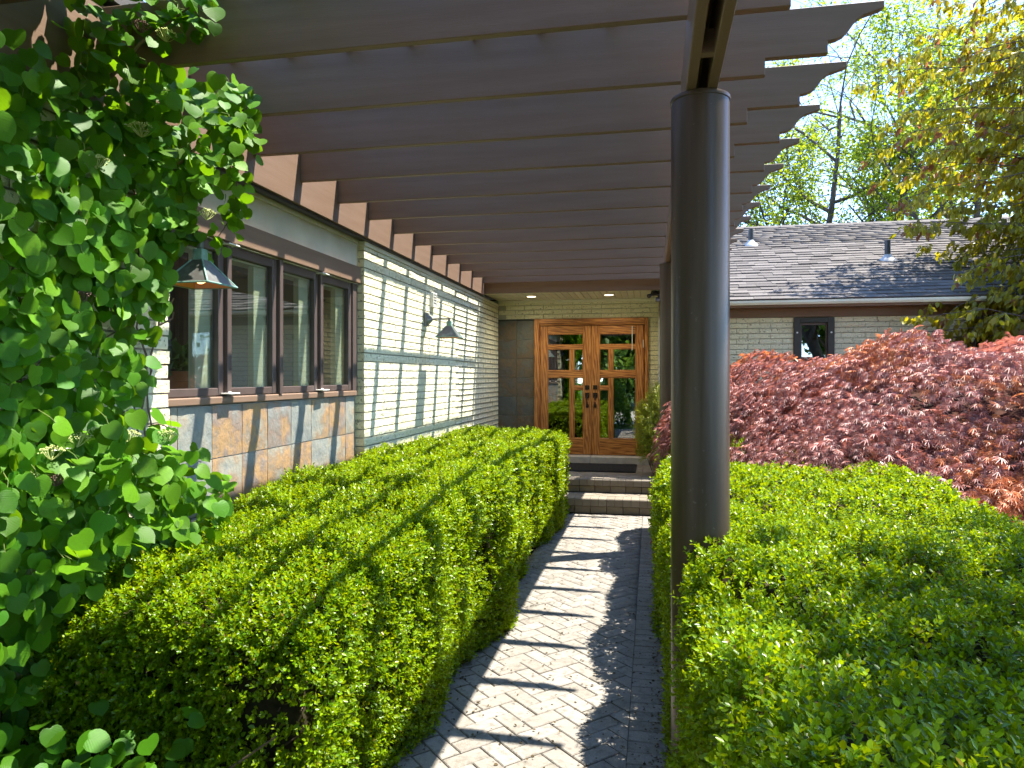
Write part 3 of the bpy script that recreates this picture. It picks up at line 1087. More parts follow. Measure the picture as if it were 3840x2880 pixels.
# beadboard ceiling
ceil = Geo().box(-2.44, .28, 10.10, 11.34, 2.942, 2.99).build('ceiling', 'cream', porch)
pm = Geo().box(-.0440, .0440, 10.10, 11.20, 0, .018, .004).mesh('plank', 'cream')
x = XW + .05
while x < .10:
    inst('plank', pm, ceil, MX((x, 0, 2.922)))
    x += .0945
Geo().box(-2.43, .16, 10.055, 10.098, 2.915, 3.335, .004).build('fascia_board', 'brown', porch)
g = Geo()
g.prism([(10.06, 3.30), (10.06, 3.37), (15.2, 3.42), (15.2, 3.30)], 0, -2.60, .14)
g.build('porch_roof', 'shingle', porch)
Geo().box(.142, .165, 10.06, 15.0, 2.88, 3.36, .003).build('sun_leak_board', 'brown', porch)  # board added to stop sun leaking in above the porch ceiling
# door frame
Geo().box(DX1 - .055, DX1, YD - .045, YD + .10, S3 - .02, DZ - .004, .006).build('door_jamb', 'oakv', porch)
fr = Geo()
fr.box(DX0, DX0 + .075, YD - .045, YD + .10, S3 - .02, DZ - .004, .006)
fr.box(DX0 + .018, DX0 + .086, YD - .025, YD + .09, S3 - .02, DZ - .09, .006)
fr.build('door_jamb', 'oakv', porch)
fr = Geo()
fr.box(DX0 + .075, DX1 - .055, YD - .045, YD + .10, DZ - .082, DZ - .004, .006)
fr.box(DX0 + .086, DX1 - .055, YD - .028, YD + .09, DZ - .106, DZ - .082, .005)
fr.build('door_frame_head', 'oakh', porch)
# threshold stones
for (xa, xb) in ((-1.98, -.935), (-.930, -.035)):
    Geo().box(xa, xb, 10.965, 11.30, S2 - .02, S3 - .002, .008).build('threshold_stone', 'limestone', porch)

def door_leaf(sgn):
    def X(x): return x if sgn < 0 else -1.866 - x
    def bx(g, xa, xb, za, zb, y0=YD + .004, y1=YD + .049, c=.005):
        xa, xb = sorted((X(xa), X(xb)))
        g.box(xa, xb, y0, y1, za, zb, c)
    T = 2.516
    g = Geo()
    bx(g, -1.744, -1.622, S3 + .006, T)
    d = g.build('door', 'oakv', porch)
    g = Geo()
    bx(g, -1.064, -.9345, S3 + .006, T)
    g.build('stile', 'oakv', d)
    for q in ((-1.622, -1.064, 2.381, T), (-1.622, -1.064, 2.142, 2.213), (-1.622, -1.064, 1.693, 1.807), (-1.622, -1.064, S3 + .006, .742), (-1.203, -1.064, 1.501, 1.565)):
        g = Geo()
        bx(g, *q, YD + .0048, YD + .0482)
        g.build('rail', 'oakh', d)
    for q in ((-1.273, -1.203, 1.807, 2.142), (-1.273, -1.203, .742, 1.693)):
        g = Geo()
        bx(g, *q, YD + .0055, YD + .0475)
        g.build('muntin', 'oakv', d)
    for (xa, xb, za, zb_) in ((-1.622, -1.064, 2.213, 2.381), (-1.622, -1.273, 1.807, 2.142), (-1.203, -1.064, 1.807, 2.142),
                             (-1.622, -1.273, .742, 1.693), (-1.203, -1.064, 1.565, 1.693), (-1.203, -1.064, .742, 1.501)):
        g = Geo()
        bx(g, xa - .004, xb + .004, za - .004, zb_ + .004, YD + .024, YD + .030, 0)
        g.build('pane', 'glassd', d)
        g = Geo()
        w = .008
        for q in ((xa, xb, zb_ - w, zb_), (xa, xb, za, za + w), (xa, xa + w, za + w, zb_ - w), (xb - w, xb, za + w, zb_ - w)):
            bx(g, *q, YD + .012, YD + .023, .002)
        g.build('glazing_bead', 'oakv', d)
    hx = X(-.995)
    g = Geo().box(hx - .034, hx + .034, YD - .008, YD + .004, 1.507, 1.575, .004)
    g.tube([(hx, YD - .022, 1.541), (hx, YD - .006, 1.541)], .020, 16)
    g.build('deadbolt', 'iron', d)
    g = Geo().box(hx - .034, hx + .034, YD - .008, YD + .004, 1.375, 1.458, .004)
    g.box(hx - .022, hx + .022, YD - .008, YD + .004, 1.223, 1.275, .004)
    g.tube([(hx, YD - .006, 1.40), (hx, YD - .045, 1.395), (hx, YD - .062, 1.36), (hx, YD - .058, 1.30), (hx, YD - .035, 1.262), (hx, YD - .006, 1.252)],
           [.011, .012, .013, .012, .010, .010], 10)
    g.box(hx - .015, hx + .015, YD - .05, YD - .02, 1.425, 1.437, .004)
    g.build('handle', 'iron', d)
    return d
door_leaf(-1)
dr = door_leaf(1)
Geo().box(-.305, -.292, YD - .004, YD + .003, 2.12, 2.50, .002).build('weather_strip', 'white', dr)
Geo().box(-.135, -.122, YD - .006, YD + .003, 2.16, 2.28, .002).build('contact_sensor', 'white', dr)
# dim hall behind the doors
g = Geo()
g.box(-2.5, .1, 15.0, 15.1, .3, 2.9)
g.box(-2.6, -2.5, YD + .16, 15.1, .3, 2.9)
g.box(.1, .2, YD + .16, 15.1, .3, 2.9)
g.box(-2.6, .2, YD + .16, 15.1, 2.93, 2.97)
g.box(-2.6, .2, YD + .10, 15.1, .40, S3 - .01)
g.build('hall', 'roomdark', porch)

for q, x in enumerate((-1.78, -.62)):
    t = thing('ceiling_light', (x, 10.56, 2.92), ['lit recessed downlight in porch ceiling, above the slate strip and left door',
              'lit recessed downlight in porch ceiling, above the right oak door'][q], 'ceiling light', 'downlights in the porch ceiling')
    Geo().lathe((x, 10.56, 2.913), [(.085, 0), (.085, .006), (.070, .0085)], 28).build('trim_ring', 'white', t, True)
    Geo().lathe((x, 10.56, 2.9115), [(.066, 0), (.066, .001)], 28).build('lens', 'lampglow', t)
    dl = bpy.data.lights.new('downlight', 'SPOT')
    dl.energy = 8
    dl.color = (1.0, 0.86, 0.62)
    dl.spot_size = math.radians(150)
    dl.spot_blend = 1.0
    dl.shadow_soft_size = .06
    lo = bpy.data.objects.new('downlight', dl)
    link(lo, t)
    lo.location = (x, 10.56, 2.900)

dm = thing('door_mat', (-.94, 10.4, S2), 'long black rubber mat lying on the top step before the doors', 'door mat')
g = Geo().box(-1.68, -.22, 9.98, 10.86, S2 + .003, S2 + .014, .004)
g.build('mat_base', 'mat', dm)
g = Geo()
for k in range(24):
    y = 10.0 + .0355 * k
    g.box(-1.66, -.24, y, y + .018, S2 + .012, S2 + .019, .002)
g.build('mat_ribs', 'mat', dm)

fl = thing('security_light', (.02, 10.2, 2.86), 'small black security light fixed at the right end of the porch ceiling', 'security light')
Geo().lathe((.03, 10.22, 2.90), [(.035, 0), (.04, .02)], 16).build('mount', 'black', fl, True)
Geo().tube([(.03, 10.22, 2.90), (.02, 10.2, 2.875), (-.005, 10.18, 2.86)], .008, 8).build('bracket', 'black', fl, True)
Geo().tube([(.0, 10.19, 2.865), (-.045, 10.15, 2.835), (-.05, 10.147, 2.832)], [.016, .032, .030], 14).build('lamp_head', 'black', fl, True)

# ================================================================== wall lamps (pyramid shades)
def wall_lamp(y, zw, label):
    t = thing('wall_lamp', (XW, y, zw), label, 'wall lamp', 'bronze wall lamps on the left wing')
    g = Geo().box(XW - .02, XW + .03, y - .058, y + .058, zw - .075, zw + .075, .005)
    g.build('wall_plate', 'bronze', t)
    g = Geo()
    g.tube([(XW + .028, y, zw), (XW + .045, y, zw), (XW + .072, y, zw), (XW + .085, y, zw)], [.056, .052, .030, .014], 18)
    g.build('arm_boss', 'bronze', t, True)
    ax = XW + .275
    g = Geo()
    g.tube([(XW + .08, y, zw + .004), (ax, y, zw + .004)], .0095, 10)
    g.box(ax - .012, ax + .012, y - .012, y + .012, zw - .025, zw + .016, .003)
    g.build('arm', 'bronze', t)
    Geo().box(ax - .026, ax + .026, y - .026, y + .026, zw - .078, zw - .022, .004).build('shade_neck', 'verdigris', t)
    g = Geo()
    a, b, z0, z1 = .028, .121, zw - .076, zw - .200
    th = .004
    for (o, zz0, zz1, flip) in ((0, z0, z1, False), (th, z0, z1, True)):
        q = [(ax + sx * (a - o), y + sy * (a - o), zz0) for sx, sy in ((-1, -1), (1, -1), (1, 1), (-1, 1))]
        q += [(ax + sx * (b - o), y + sy * (b - o), zz1) for sx, sy in ((-1, -1), (1, -1), (1, 1), (-1, 1))]
        fs = [(0, 1, 5, 4), (1, 2, 6, 5), (2, 3, 7, 6), (3, 0, 4, 7)]
        if not flip:
            fs.append((0, 1, 2, 3))
        else:
            fs = [f[::-1] for f in fs]
        g.add(q, fs)
    g.add([(ax + sx * (b - o), y + sy * (b - o), z1) for o in (0, th) for sx, sy in ((-1, -1), (1, -1), (1, 1), (-1, 1))],
          [(0, 4, 5, 1), (1, 5, 6, 2), (2, 6, 7, 3), (3, 7, 4, 0)])
    sh = g.build('lamp_shade', 'bronze', t)
    g = Geo()
    for sx, sy in ((-1, -1), (1, -1), (1, 1), (-1, 1)):
        g.tube([(ax + sx * a, y + sy * a, z0), (ax + sx * b, y + sy * b, z1)], .005, 6)
    for i in range(4):
        p = ((-1, -1), (1, -1), (1, 1), (-1, 1))
        q = p[(i + 1) % 4]
        g.tube([(ax + p[i][0] * b, y + p[i][1] * b, z1 + .003), (ax + q[0] * b, y + q[1] * b, z1 + .003)], .005, 6)
    g.build('shade_seams', 'verdigris', sh)
    q = [(ax + sx * (a - .003), y + sy * (a - .003), z0 - .006) for sx, sy in ((-1, -1), (1, -1), (1, 1), (-1, 1))]
    q += [(ax + sx * (b - .009), y + sy * (b - .009), z1 + .003) for sx, sy in ((-1, -1), (1, -1), (1, 1), (-1, 1))]
    Geo().add(q, [(4, 5, 1, 0), (5, 6, 2, 1), (6, 7, 3, 2), (7, 4, 0, 3), (3, 2, 1, 0)]).build('shade_lining', 'copper', sh)
    Geo().lathe((ax, y, z1 + .010), [(.008, 0), (.026, .010), (.030, .030), (.018, .060), (.015, .1)], 16).build('bulb', 'bulb', t, True)
wall_lamp(3.10, 2.345, 'bronze pyramid wall lamp half covered by vine leaves, beside the windows')
wall_lamp(7.43, 2.330, 'bronze pyramid wall lamp on sunlit white brick between windows and porch')

t = thing('wall_vent', (XW, 7.67, 2.56), 'small white louvred vent box on the brick above the far wall lamp', 'wall vent')
g = Geo()
y0, y1, z0, z1 = 7.60, 7.735, 2.485, 2.645
g.box(XW - .03, XW + .045, y0, y0 + .014, z0, z1, .003)
g.box(XW - .03, XW + .045, y1 - .014, y1, z0, z1, .003)
g.box(XW - .03, XW + .045, y0 + .014, y1 - .014, z1 - .014, z1, .003)
g.box(XW - .03, XW + .045, y0 + .014, y1 - .014, z0, z0 + .014, .003)
g.box(XW - .03, XW - .0, y0 + .014, y1 - .014, z0 + .014, z1 - .014)
g.build('housing', 'white', t)
for k in range(4):
    zz = z0 + .02 + k * .032
    Geo().prism([(XW + .004, zz + .026), (XW + .008, zz + .03), (XW + .042, zz + .006), (XW + .038, zz)], 1, y0 + .015, y1 - .015).build('louver', 'white', t)

# ================================================================== garden wing (behind the red maple)
wing = thing('garden_wing', (4.5, 10.5, 0), 'low brick garden wing with grey shingle roof behind the red maple', 'house')
WX0, WX1 = .27, 9.4
ww = Geo()
HW = [(1.925, 2.45, 1.25, 2.525), (4.10, 4.86, 1.25, 2.525)]
xs = [WX0, 1.925, 2.45, 4.10, 4.86, WX1]
for i in range(5):
    if i in (1, 3):
        ww.box(xs[i], xs[i + 1], YG + .026, YG + .2, -.1, 1.25)
    else:
        ww.box(xs[i], xs[i + 1], YG + .026, YG + .2, -.1, 2.72)
for i in (1, 3):
    ww.box(xs[i], xs[i + 1], YG + .026, YG + .2, 2.525, 2.72)
ww = ww.build('garden_wall', 'mortar', wing)
brick_wall(ww, .10, WX1, .9, 2.53, lambda s, z: ((s, YG, z), 0), lambda s, z: ((z - .15 * s) if (s < 5.1 and s > .5 and z > 1.38) else None), holes=HW, limit=230, zoff=2.53 - COURSE * 34)
Geo().box(.14, WX1, YG - .035, YG - .012, 2.53, 2.70, .004).build('frieze_board', 'brown', wing)
Geo().box(.14, WX1 + .2, 10.075, YG - .036, 2.655, 2.672).build('soffit', 'brown', wing)
Geo().box(.14, WX1 + .2, 10.050, 10.072, 2.640, 2.700, .003).build('eave_fascia', 'brown', wing)
g = Geo()
g.prism([(10.000, 2.672), (10.048, 2.672), (10.048, 2.728), (9.985, 2.728), (9.985, 2.700)], 0, .14, WX1 + .2)
g.build('gutter', 'cream', wing)
# windows
for (xa, xb, za, zb_) in HW:
    g = Geo()
    g.box(xa, xa + .085, YG - .03, YG + .07, za, zb_ - .002, .004)
    g.box(xb - .085, xb, YG - .03, YG + .07, za, zb_ - .002, .004)
    g.box(xa + .085, xb - .085, YG - .03, YG + .07, zb_ - .075, zb_ - .002, .004)
    g.box(xa + .085, xb - .085, YG - .03, YG + .07, za, za + .06, .004)
    w = g.build('window', 'black', wing)
    g = Geo()
    g.box(xa + .085, xa + .108, YG + .005, YG + .05, za + .06, zb_ - .075, .003)
    g.box(xb - .108, xb - .085, YG + .005, YG + .05, za + .06, zb_ - .075, .003)
    g.box(xa + .108, xb - .108, YG + .005, YG + .05, zb_ - .105, zb_ - .075, .003)
    g.build('sash', 'frame', w)
    Geo().box(xa + .10, xb - .10, YG + .022, YG + .028, za + .05, zb_ - .10).build('pane', 'glassd', w)
    for xx in (xa + .042, xb - .042):
        Geo().tube([(xx, YG - .04, zb_ - .21), (xx, YG - .028, zb_ - .21)], .012, 12).build('screw_cap', 'white', w)
g = Geo()
g.box(.4, WX1, 13.6, 13.7, .3, 2.7)
g.box(.4, WX1, YG + .2, 13.7, 2.72, 2.75)
g.box(.4, WX1, YG + .2, 13.7, .25, .3)
g.build('wing_room', 'roomdark', wing)
# roof deck and shingles
PIT = .45
EY, EZ = 9.985, 2.735
RUN = 3.95
RY, RZ = EY + RUN, EZ + RUN * PIT
deck = Geo()
deck.prism([(EY + .02, EZ - .005), (RY, RZ - .012), (RY + RUN, EZ), (RY + RUN, EZ - .06), (RY, RZ - .08), (EY + .02, EZ - .04)], 0, .14, WX1 + .2)
deck = deck.build('roof', 'shingle', wing)
sl_ = math.hypot(RUN, RUN * PIT)
ang = math.atan(PIT)
EXP = .138
shm = []
for q in range(5):
    w = [.30, .24, .34, .27, .21][q]
    th = [.012, .018, .014, .020, .016][q]
    g = Geo()
    h = EXP + .06
    g.box(-w / 2 + .0015, w / 2 - .0015, -.004, h, 0, th)
    for i in range(len(g.v)):
        if g.v[i][1] > 0: g.v[i] = (g.v[i][0], g.v[i][1], g.v[i][2] - .016)
    shm.append((w, g.mesh('shingle', 'shingle'), *tri_arrays(g)))
single, rest = [], []
nrow = int(sl_ / EXP)
for k in range(nrow):
    s = k * EXP
    y = EY + s * math.cos(ang)
    z = EZ + s * math.sin(ang)
    x = .15 - rnd.random() * .2
    while x < WX1 + .2:
        q = rnd.randrange(5)
        w = shm[q][0]
        xc = x + w / 2
        M4 = MX((xc, y + rnd.uniform(-.004, .004), z + .004), 0, ang, 0)
        (single if (1.0 < xc < 4.9 and xc < 4.9 - .0 * k) else rest).append((k, M4, q))
        x += w
single.sort(key=lambda t: t[0])
for i, (k, M4, q) in enumerate(single):
    if i < 295: inst('shingle', shm[q][1], deck, M4)
    else: rest.append((k, M4, q))
joined('shingle_field', 'shingle', [(shm[q][2], shm[q][3], M4) for (k, M4, q) in rest], deck)
g = Geo()
for k in range(46):
    x = .14 + k * .2
    g.prism([(RY - .13, RZ - .052 + .004 * (k % 2)), (RY, RZ + .012 + .004 * (k % 2)), (RY + .13, RZ - .052), (RY + .13, RZ - .07), (RY, RZ - .01), (RY - .13, RZ - .07)], 0, x, x + .198)
g.build('ridge_caps', 'shingle', wing)
for (px, py, hh) in ((1.66, 12.69, .27), (3.49, 11.61, .30)):
    pz = EZ + (py - EY) * PIT
    v = Geo().tube([(px, py, pz - .02), (px, py, pz + hh)], .042, 20).build('vent_pipe', 'black', wing, True)
    g = Geo()
    g.lathe((px, py, pz - .04), [(.135, 0), (.118, .05), (.075, .085), (.050, .115), (.045, .125)], 24)
    g.build('flashing', 'flash', v, True)
# terracotta pot on the shelf inside
t = thing('potted_plant', (-2.93, 4.02, 1.40), 'green plant in a terracotta pot on the sill behind the near window panes', 'plant')
Geo().lathe((-2.93, 4.02, 1.40), [(.080, 0), (.112, .27), (.128, .275), (.130, .335), (.114, .338), (.110, .30)], 28).build('pot', 'terracotta', t, True)
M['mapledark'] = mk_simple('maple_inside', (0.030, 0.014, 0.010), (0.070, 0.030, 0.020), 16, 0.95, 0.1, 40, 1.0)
RNG = np.random.default_rng(11)

def rvec(n, rng=RNG):
    return unit(rng.normal(size=(n, 3)))

# ---- pot plant behind the window
pp = bpy.data.objects['potted_plant']
n = 170
a = RNG.uniform(0, 2 * PI, n)
el = RNG.uniform(.1, 1.3, n)
D = np.stack([np.cos(a) * np.cos(el), np.sin(a) * np.cos(el), np.sin(el)], 1)
P = np.array([-2.93, 4.02, 1.72]) + D * RNG.uniform(.05, .27, (n, 1)) * np.array([.8, 1.15, .85])
leaf_obj('foliage', pp, P, D + .5 * rvec(n) - [0, 0, .3], rvec(n) * .6 + [0, 0, .8], RNG.uniform(.07, .12, n), shape_oval(), 'potleaf', RNG)
g = Geo()
for k in range(14):
    e = Vector(P[k * 11])
    g.tube([(-2.93, 4.02, 1.68), tuple((Vector((-2.93, 4.02, 1.74)) + e) / 2 + Vector((0, 0, .03))), tuple(e)], .003, 5)
g.build('stems', 'stem', pp)

# ================================================================== clipped box hedges
def hedge(label, loc, ya, yb, x0f, x1f, hf, n_near, n_far, seed, yn, core_in=.13, avoid=None, group='clipped box hedges along the path', gaps=None, wy=1.0):
    rng = np.random.default_rng(seed)
    h = thing('box_hedge', loc, label, 'hedge', group)
    wob = waves(seed, 16, 2.2, 11.0)
    wob2 = waves(seed + 5, 12, 14.0, 30.0)
    R = .17
    def surf(n, y_lo, y_hi):
        """random points on the rounded box; returns P, normal"""
        y = rng.uniform(y_lo, y_hi, n * 2)
        if y_lo <= ya + .001:
            y[: n // 3] = ya + (y[: n // 3] - ya) * 0 + rng.uniform(0, .02, n // 3)
        if y_hi >= yb - .001:
            y[n // 3: n // 3 + n // 8] = yb - rng.uniform(0, .02, n // 8)
        rng.shuffle(y)
        x0, x1, hh = x0f(y), x1f(y), hf(y)
        side = rng.random(len(y))
        endp = (y < ya + .03) | (y > yb - .03)
        u, w = rng.random(len(y)), rng.random(len(y))
        wtop, wside = (x1 - x0), hh
        tot = wtop + 2 * wside
        top = side < wtop / tot
        left = (~top) & (side < (wtop + wside) / tot)
        X = np.where(top | endp, x0 + (x1 - x0) * u, np.where(left, x0, x1))
        Z = np.where(endp, hh * w, np.where(top, hh, hh * w))
        P = np.stack([X, y, Z], 1)
        # round the corners
        lo = np.stack([x0 + R, np.full_like(y, ya + R), np.full_like(y, -1.0)], 1)
        hi = np.stack([x1 - R, np.full_like(y, yb - R), hh - R], 1)
        Q = np.clip(P, np.minimum(lo, hi), np.maximum(lo, hi))
        d = P - Q
        N = unit(d)
        P = Q + N * R
        return P[:n], N[:n], (hh[:n] - P[:n, 2])
    allm = []
    for part, (n, y_lo, y_hi, leafsize, per, shp) in enumerate(((n_near, ya, yn, .0215, 9, shape_oval()), (n_far, yn, yb, .029, 8, shape_dia()))):
        if n == 0: continue
        P, N, below = surf(n, y_lo, y_hi)
        wv = wob(P)
        P = P + N * (0.030 * wv + .018 * wob2(P) - np.abs(rng.normal(0, .042, n)))[:, None]
        if gaps is not None:
            keep = rng.random(n) > gaps(P)
            P, N, wv = P[keep], N[keep], wv[keep]
        if avoid is not None:
            keep = ~avoid(P)
            P, N, wv = P[keep], N[keep], wv[keep]
        P[:, 2] = np.maximum(P[:, 2], .02)
        m = len(P)
        out = N.copy()
        out[:, 2] += .55
        D = unit(out + rng.normal(0, .55, (m, 3)))
        # a shoot carries opposite pairs of small leaves
        L = rng.uniform(.030, .068, m)
        tt = np.linspace(.0, 1.0, per)
        age_s = np.clip(rng.normal(.42, .25, m) + .14 * wv, 0, 1)
        A = np.cross(D, rvec(m, rng)); A = unit(A); B = np.cross(D, A)
        PP, TT, NN, SS, AG = [], [], [], [], []
        for j in range(per):
            ph = (j % 2) * PI + (j // 2) * 1.25
            side = A * math.cos(ph) + B * math.sin(ph)
            p = P + D * (L * (tt[j] - .35))[:, None] + side * .002
            lean = .55 + .75 * tt[j]
            T = side + D * lean + rng.normal(0, .22, (m, 3))
            PP.append(p); TT.append(T); NN.append(D * 1.0 - side * .35 * lean + [0, 0, .35] + rng.normal(0, .2, (m, 3)))
            SS.append(leafsize * rng.uniform(.72, 1.22, m) * (1.0 - .22 * tt[j]))
            AG.append(np.clip(age_s + .45 * (tt[j] - .45) + rng.normal(0, .08, m), 0, 1))
        PP, TT, NN = np.concatenate(PP), np.concatenate(TT), np.concatenate(NN)
        if avoid is not None:
            keep = ~avoid(PP)
        else:
            keep = np.ones(len(PP), bool)
        leaf_obj('foliage', h, PP[keep], TT[keep], NN[keep], np.concatenate(SS)[keep], shp, 'box', rng, age=np.concatenate(AG)[keep])
    # dark core added to block light inside the hedge, and twigs
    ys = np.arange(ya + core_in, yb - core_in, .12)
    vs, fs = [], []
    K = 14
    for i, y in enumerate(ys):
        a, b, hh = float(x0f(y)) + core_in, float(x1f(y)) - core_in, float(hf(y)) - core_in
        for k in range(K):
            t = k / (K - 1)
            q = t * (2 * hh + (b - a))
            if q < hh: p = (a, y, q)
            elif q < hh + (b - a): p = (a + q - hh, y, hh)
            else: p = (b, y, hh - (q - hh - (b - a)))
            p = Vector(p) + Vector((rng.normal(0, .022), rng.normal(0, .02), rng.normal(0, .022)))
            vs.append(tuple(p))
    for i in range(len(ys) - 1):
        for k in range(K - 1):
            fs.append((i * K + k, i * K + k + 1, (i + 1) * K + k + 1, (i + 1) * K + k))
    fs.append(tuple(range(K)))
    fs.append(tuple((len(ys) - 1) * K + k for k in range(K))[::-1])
    Geo().add(vs, fs).build('light_block_core', 'coredark', h)
    g = Geo()
    for k in range(150):
        y = rng.uniform(ya + .1, min(yb, ya + 3.8) - .1)
        a, b, hh = float(x0f(y)), float(x1f(y)), float(hf(y))
        cx = (a + b) / 2 + rng.uniform(-.25, .25)
        p0 = Vector((cx, y, 0))
        s = rng.choice([-1, 1])
        tgt = Vector(((a if s < 0 else b) - s * .09, y + rng.uniform(-.3, .2), rng.uniform(.2, hh * .72)))
        if k % 3 == 0:
            tgt = Vector((rng.uniform(a + .2, b - .2), ya + .07, rng.uniform(.2, float(hf(ya)) * .75)))
        mid = p0.lerp(tgt, .55) + Vector((rng.normal(0, .05), rng.normal(0, .05), .05))
        g.tube([tuple(p0), tuple(mid), tuple(tgt)], [.009, .006, .003], 5, False)
    g.build('branches', 'twig', h)
    return h
M['coredark'] = mk_simple('hedge_inside', (0.022, 0.020, 0.010), (0.045, 0.038, 0.018), 30, 0.95, 0.1, 60, 0.6)

c_ = lambda v: (lambda y: np.full_like(np.asarray(y, dtype=float), v))
def h1_x1(y):
    y = np.asarray(y, dtype=float)
    return -1.06 + .05 * np.sin(1.7 * y) + .03 * np.sin(4.1 * y + 1)
def h1_h(y):
    y = np.asarray(y, dtype=float)
    return np.interp(y, [2.2, 2.9, 3.6], [.80, .97, 1.045]) + .025 * np.sin(1.3 * y + .5) + .02 * np.sin(3.3 * y)
def gaps1(P):
    # a thin patch in the near end where old branches show
    d = ((P[:, 0] + 1.32) / .26) ** 2 + ((P[:, 2] - .52) / .16) ** 2
    e = ((P[:, 0] + 1.75) / .22) ** 2 + ((P[:, 2] - .25) / .12) ** 2
    return np.where(P[:, 1] < 2.55, np.exp(-d) * .9 + np.exp(-e) * .55, 0)
hedge('long clipped box hedge left of the path, below the windows', (-1.7, 5.5, 0), 2.28, 8.95, c_(-2.36), h1_x1, h1_h, 21000, 26000, 21, 4.6, gaps=gaps1)

def h2_x0(y):
    y = np.asarray(y, dtype=float)
    return np.where(y < 3.1, .125, .075) + .03 * np.sin(2.1 * y) + .02 * np.sin(5 * y)
def h2_x1(y):
    y = np.asarray(y, dtype=float)
    return np.interp(y, [0, 3.8, 4.6, 7.2, 8.3], [1.95, 1.80, 1.62, 1.10, .75])
def h2_h(y):
    y = np.asarray(y, dtype=float)
    return 1.05 + .02 * np.sin(1.7 * y) + .03 * np.sin(4.0 * y + 2)
def colcut(P):
    return (((P[:, 0] - .19) ** 2 + (P[:, 1] - 2.94) ** 2) < .128 ** 2) | (((P[:, 0] - .19) ** 2 + (P[:, 1] - 7.14) ** 2) < .128 ** 2) | \
           ((P[:, 0] < .12) & (np.abs(P[:, 1] - 2.80) < .17)) | ((P[:, 0] < .10) & (np.abs(P[:, 1] - 7.06) < .12))
hedge('broad clipped box hedge right of the path, wrapped around the near steel column', (1.0, 4.5, 0), .78, 8.2, h2_x0, h2_x1, h2_h, 30000, 17000, 35, 3.9, avoid=colcut)

# ================================================================== red weeping maple
mp = thing('red_maple', (3.2, 7.0, 0), 'low mounded weeping maple with feathery red leaves, behind the right hedge', 'tree')
rng = np.random.default_rng(5)
mw1 = waves(61, 14, .8, 2.6)
mw2 = waves(62, 14, 3.0, 8.0)
def mound(x, y):
    dx = (x - 3.2) / np.where(x < 3.2, 3.12, 3.6)
    dy = (y - 7.0) / np.where(y < 7.0, 2.65, 2.5)
    r = np.sqrt(dx * dx + dy * dy)
    z = 2.05 * np.clip(1 - np.clip(r, 0, 1) ** 3.2, 0, 1) ** .58
    return z, r
n = 8600
t = rng.uniform(0, 2 * PI, n * 2)
r = np.sqrt(rng.uniform(.0, 1.02, n * 2))
r = np.where(rng.random(n * 2) < .5, rng.uniform(.75, 1.0, n * 2), r)
X = 3.2 + np.cos(t) * r * np.where(np.cos(t) < 0, 3.12, 3.6)
Y = 7.0 + np.sin(t) * r * np.where(np.sin(t) < 0, 2.65, 2.5)
keep = (Y < 8.9) & (X < 6.3) & (X > .16)
X, Y, t = X[keep][:n], Y[keep][:n], t[keep][:n]
Z, rr = mound(X, Y)
n = len(X)
# steep flank: spread the points down the side
Z = np.where(rr > .93, Z * rng.random(n) ** .7, Z)
P = np.stack([X, Y, Z], 1)
bump_ = .17 * mw1(P) + .15 * mw2(P)
outv = np.stack([np.cos(t) / 3.2, np.sin(t) / 2.6, np.zeros(n)], 1)
outv = unit(outv)
steep = np.clip((rr - .45) / .5, 0, 1)
Nn = unit(outv * steep[:, None] * 1.3 + np.array([0, 0, 1.0]) * (1.15 - steep)[:, None])
P = P + Nn * (bump_ - .02)[:, None]
P[:, 2] = np.maximum(P[:, 2], .12)
# each point: an arching shoot with drooping leaves
PP, TT, NN, SS, AG, RD = [], [], [], [], [], []
dirs = unit(outv + rng.normal(0, .55, (n, 3)) * [1, 1, .15])
L = rng.uniform(.12, .30, n)
tint_red = np.clip(.30 + .34 * mw1(P * 1.3 + 4) + .75 * np.clip(P[:, 2] - 1.25, 0, .7) - .10 + rng.normal(0, .12, n), 0, 1)
per = 7
for j in range(per):
    s = (j + .3) / per
    p = P + dirs * (L * s)[:, None] + Nn * (.07 * math.sin(2.6 * s)) - np.array([0, 0, 1.0]) * (L * .55 * s * s)[:, None] + rng.normal(0, .014, (n, 3))
    T = dirs * (.55) + outv * .35 + rng.normal(0, .42, (n, 3)) - [0, 0, .72]
    PP.append(p); TT.append(T); NN.append(Nn * .9 + outv * .5 + [0, 0, .4] + rng.normal(0, .3, (n, 3)))
    SS.append(rng.uniform(.046, .084, n))
    AG.append(np.clip(.25 + .5 * rng.random(n), 0, 1))
    RD.append(np.clip(tint_red + .25 * (s - .5) + rng.normal(0, .1, n), 0, 1))
leaf_obj('foliage', mp, np.concatenate(PP), np.concatenate(TT), np.concatenate(NN), np.concatenate(SS), shape_palm(7), 'maple', rng,
         age=np.concatenate(AG), red=np.concatenate(RD))
g = Geo()
g.tube([(3.2, 7.0, -.05), (3.15, 7.05, .5), (3.25, 6.95, .95), (3.2, 7, 1.3)], [.13, .11, .10, .08], 12)
g.build('trunk', 'bark', mp)
g = Geo()
for k in range(70):
    a = rng.uniform(0, 2 * PI)
    rr_ = rng.uniform(.5, .96)
    ex = 3.2 + math.cos(a) * rr_ * 3.0
    ey = 7.0 + math.sin(a) * rr_ * 2.4
    ez = float(mound(np.array(ex), np.array(ey))[0]) - .28
    p0 = Vector((3.2, 7.0, rng.uniform(.5, 1.2)))
    m1 = p0.lerp(Vector((ex, ey, max(ez, .3))), .5) + Vector((0, 0, .28 + .2 * rng.random()))
    m1.z = min(m1.z, 1.45)
    g.tube([tuple(p0), tuple(m1), (ex, ey, max(ez, .2))], [.035, .018, .006], 6, False)
g.build('limbs', 'bark', mp)
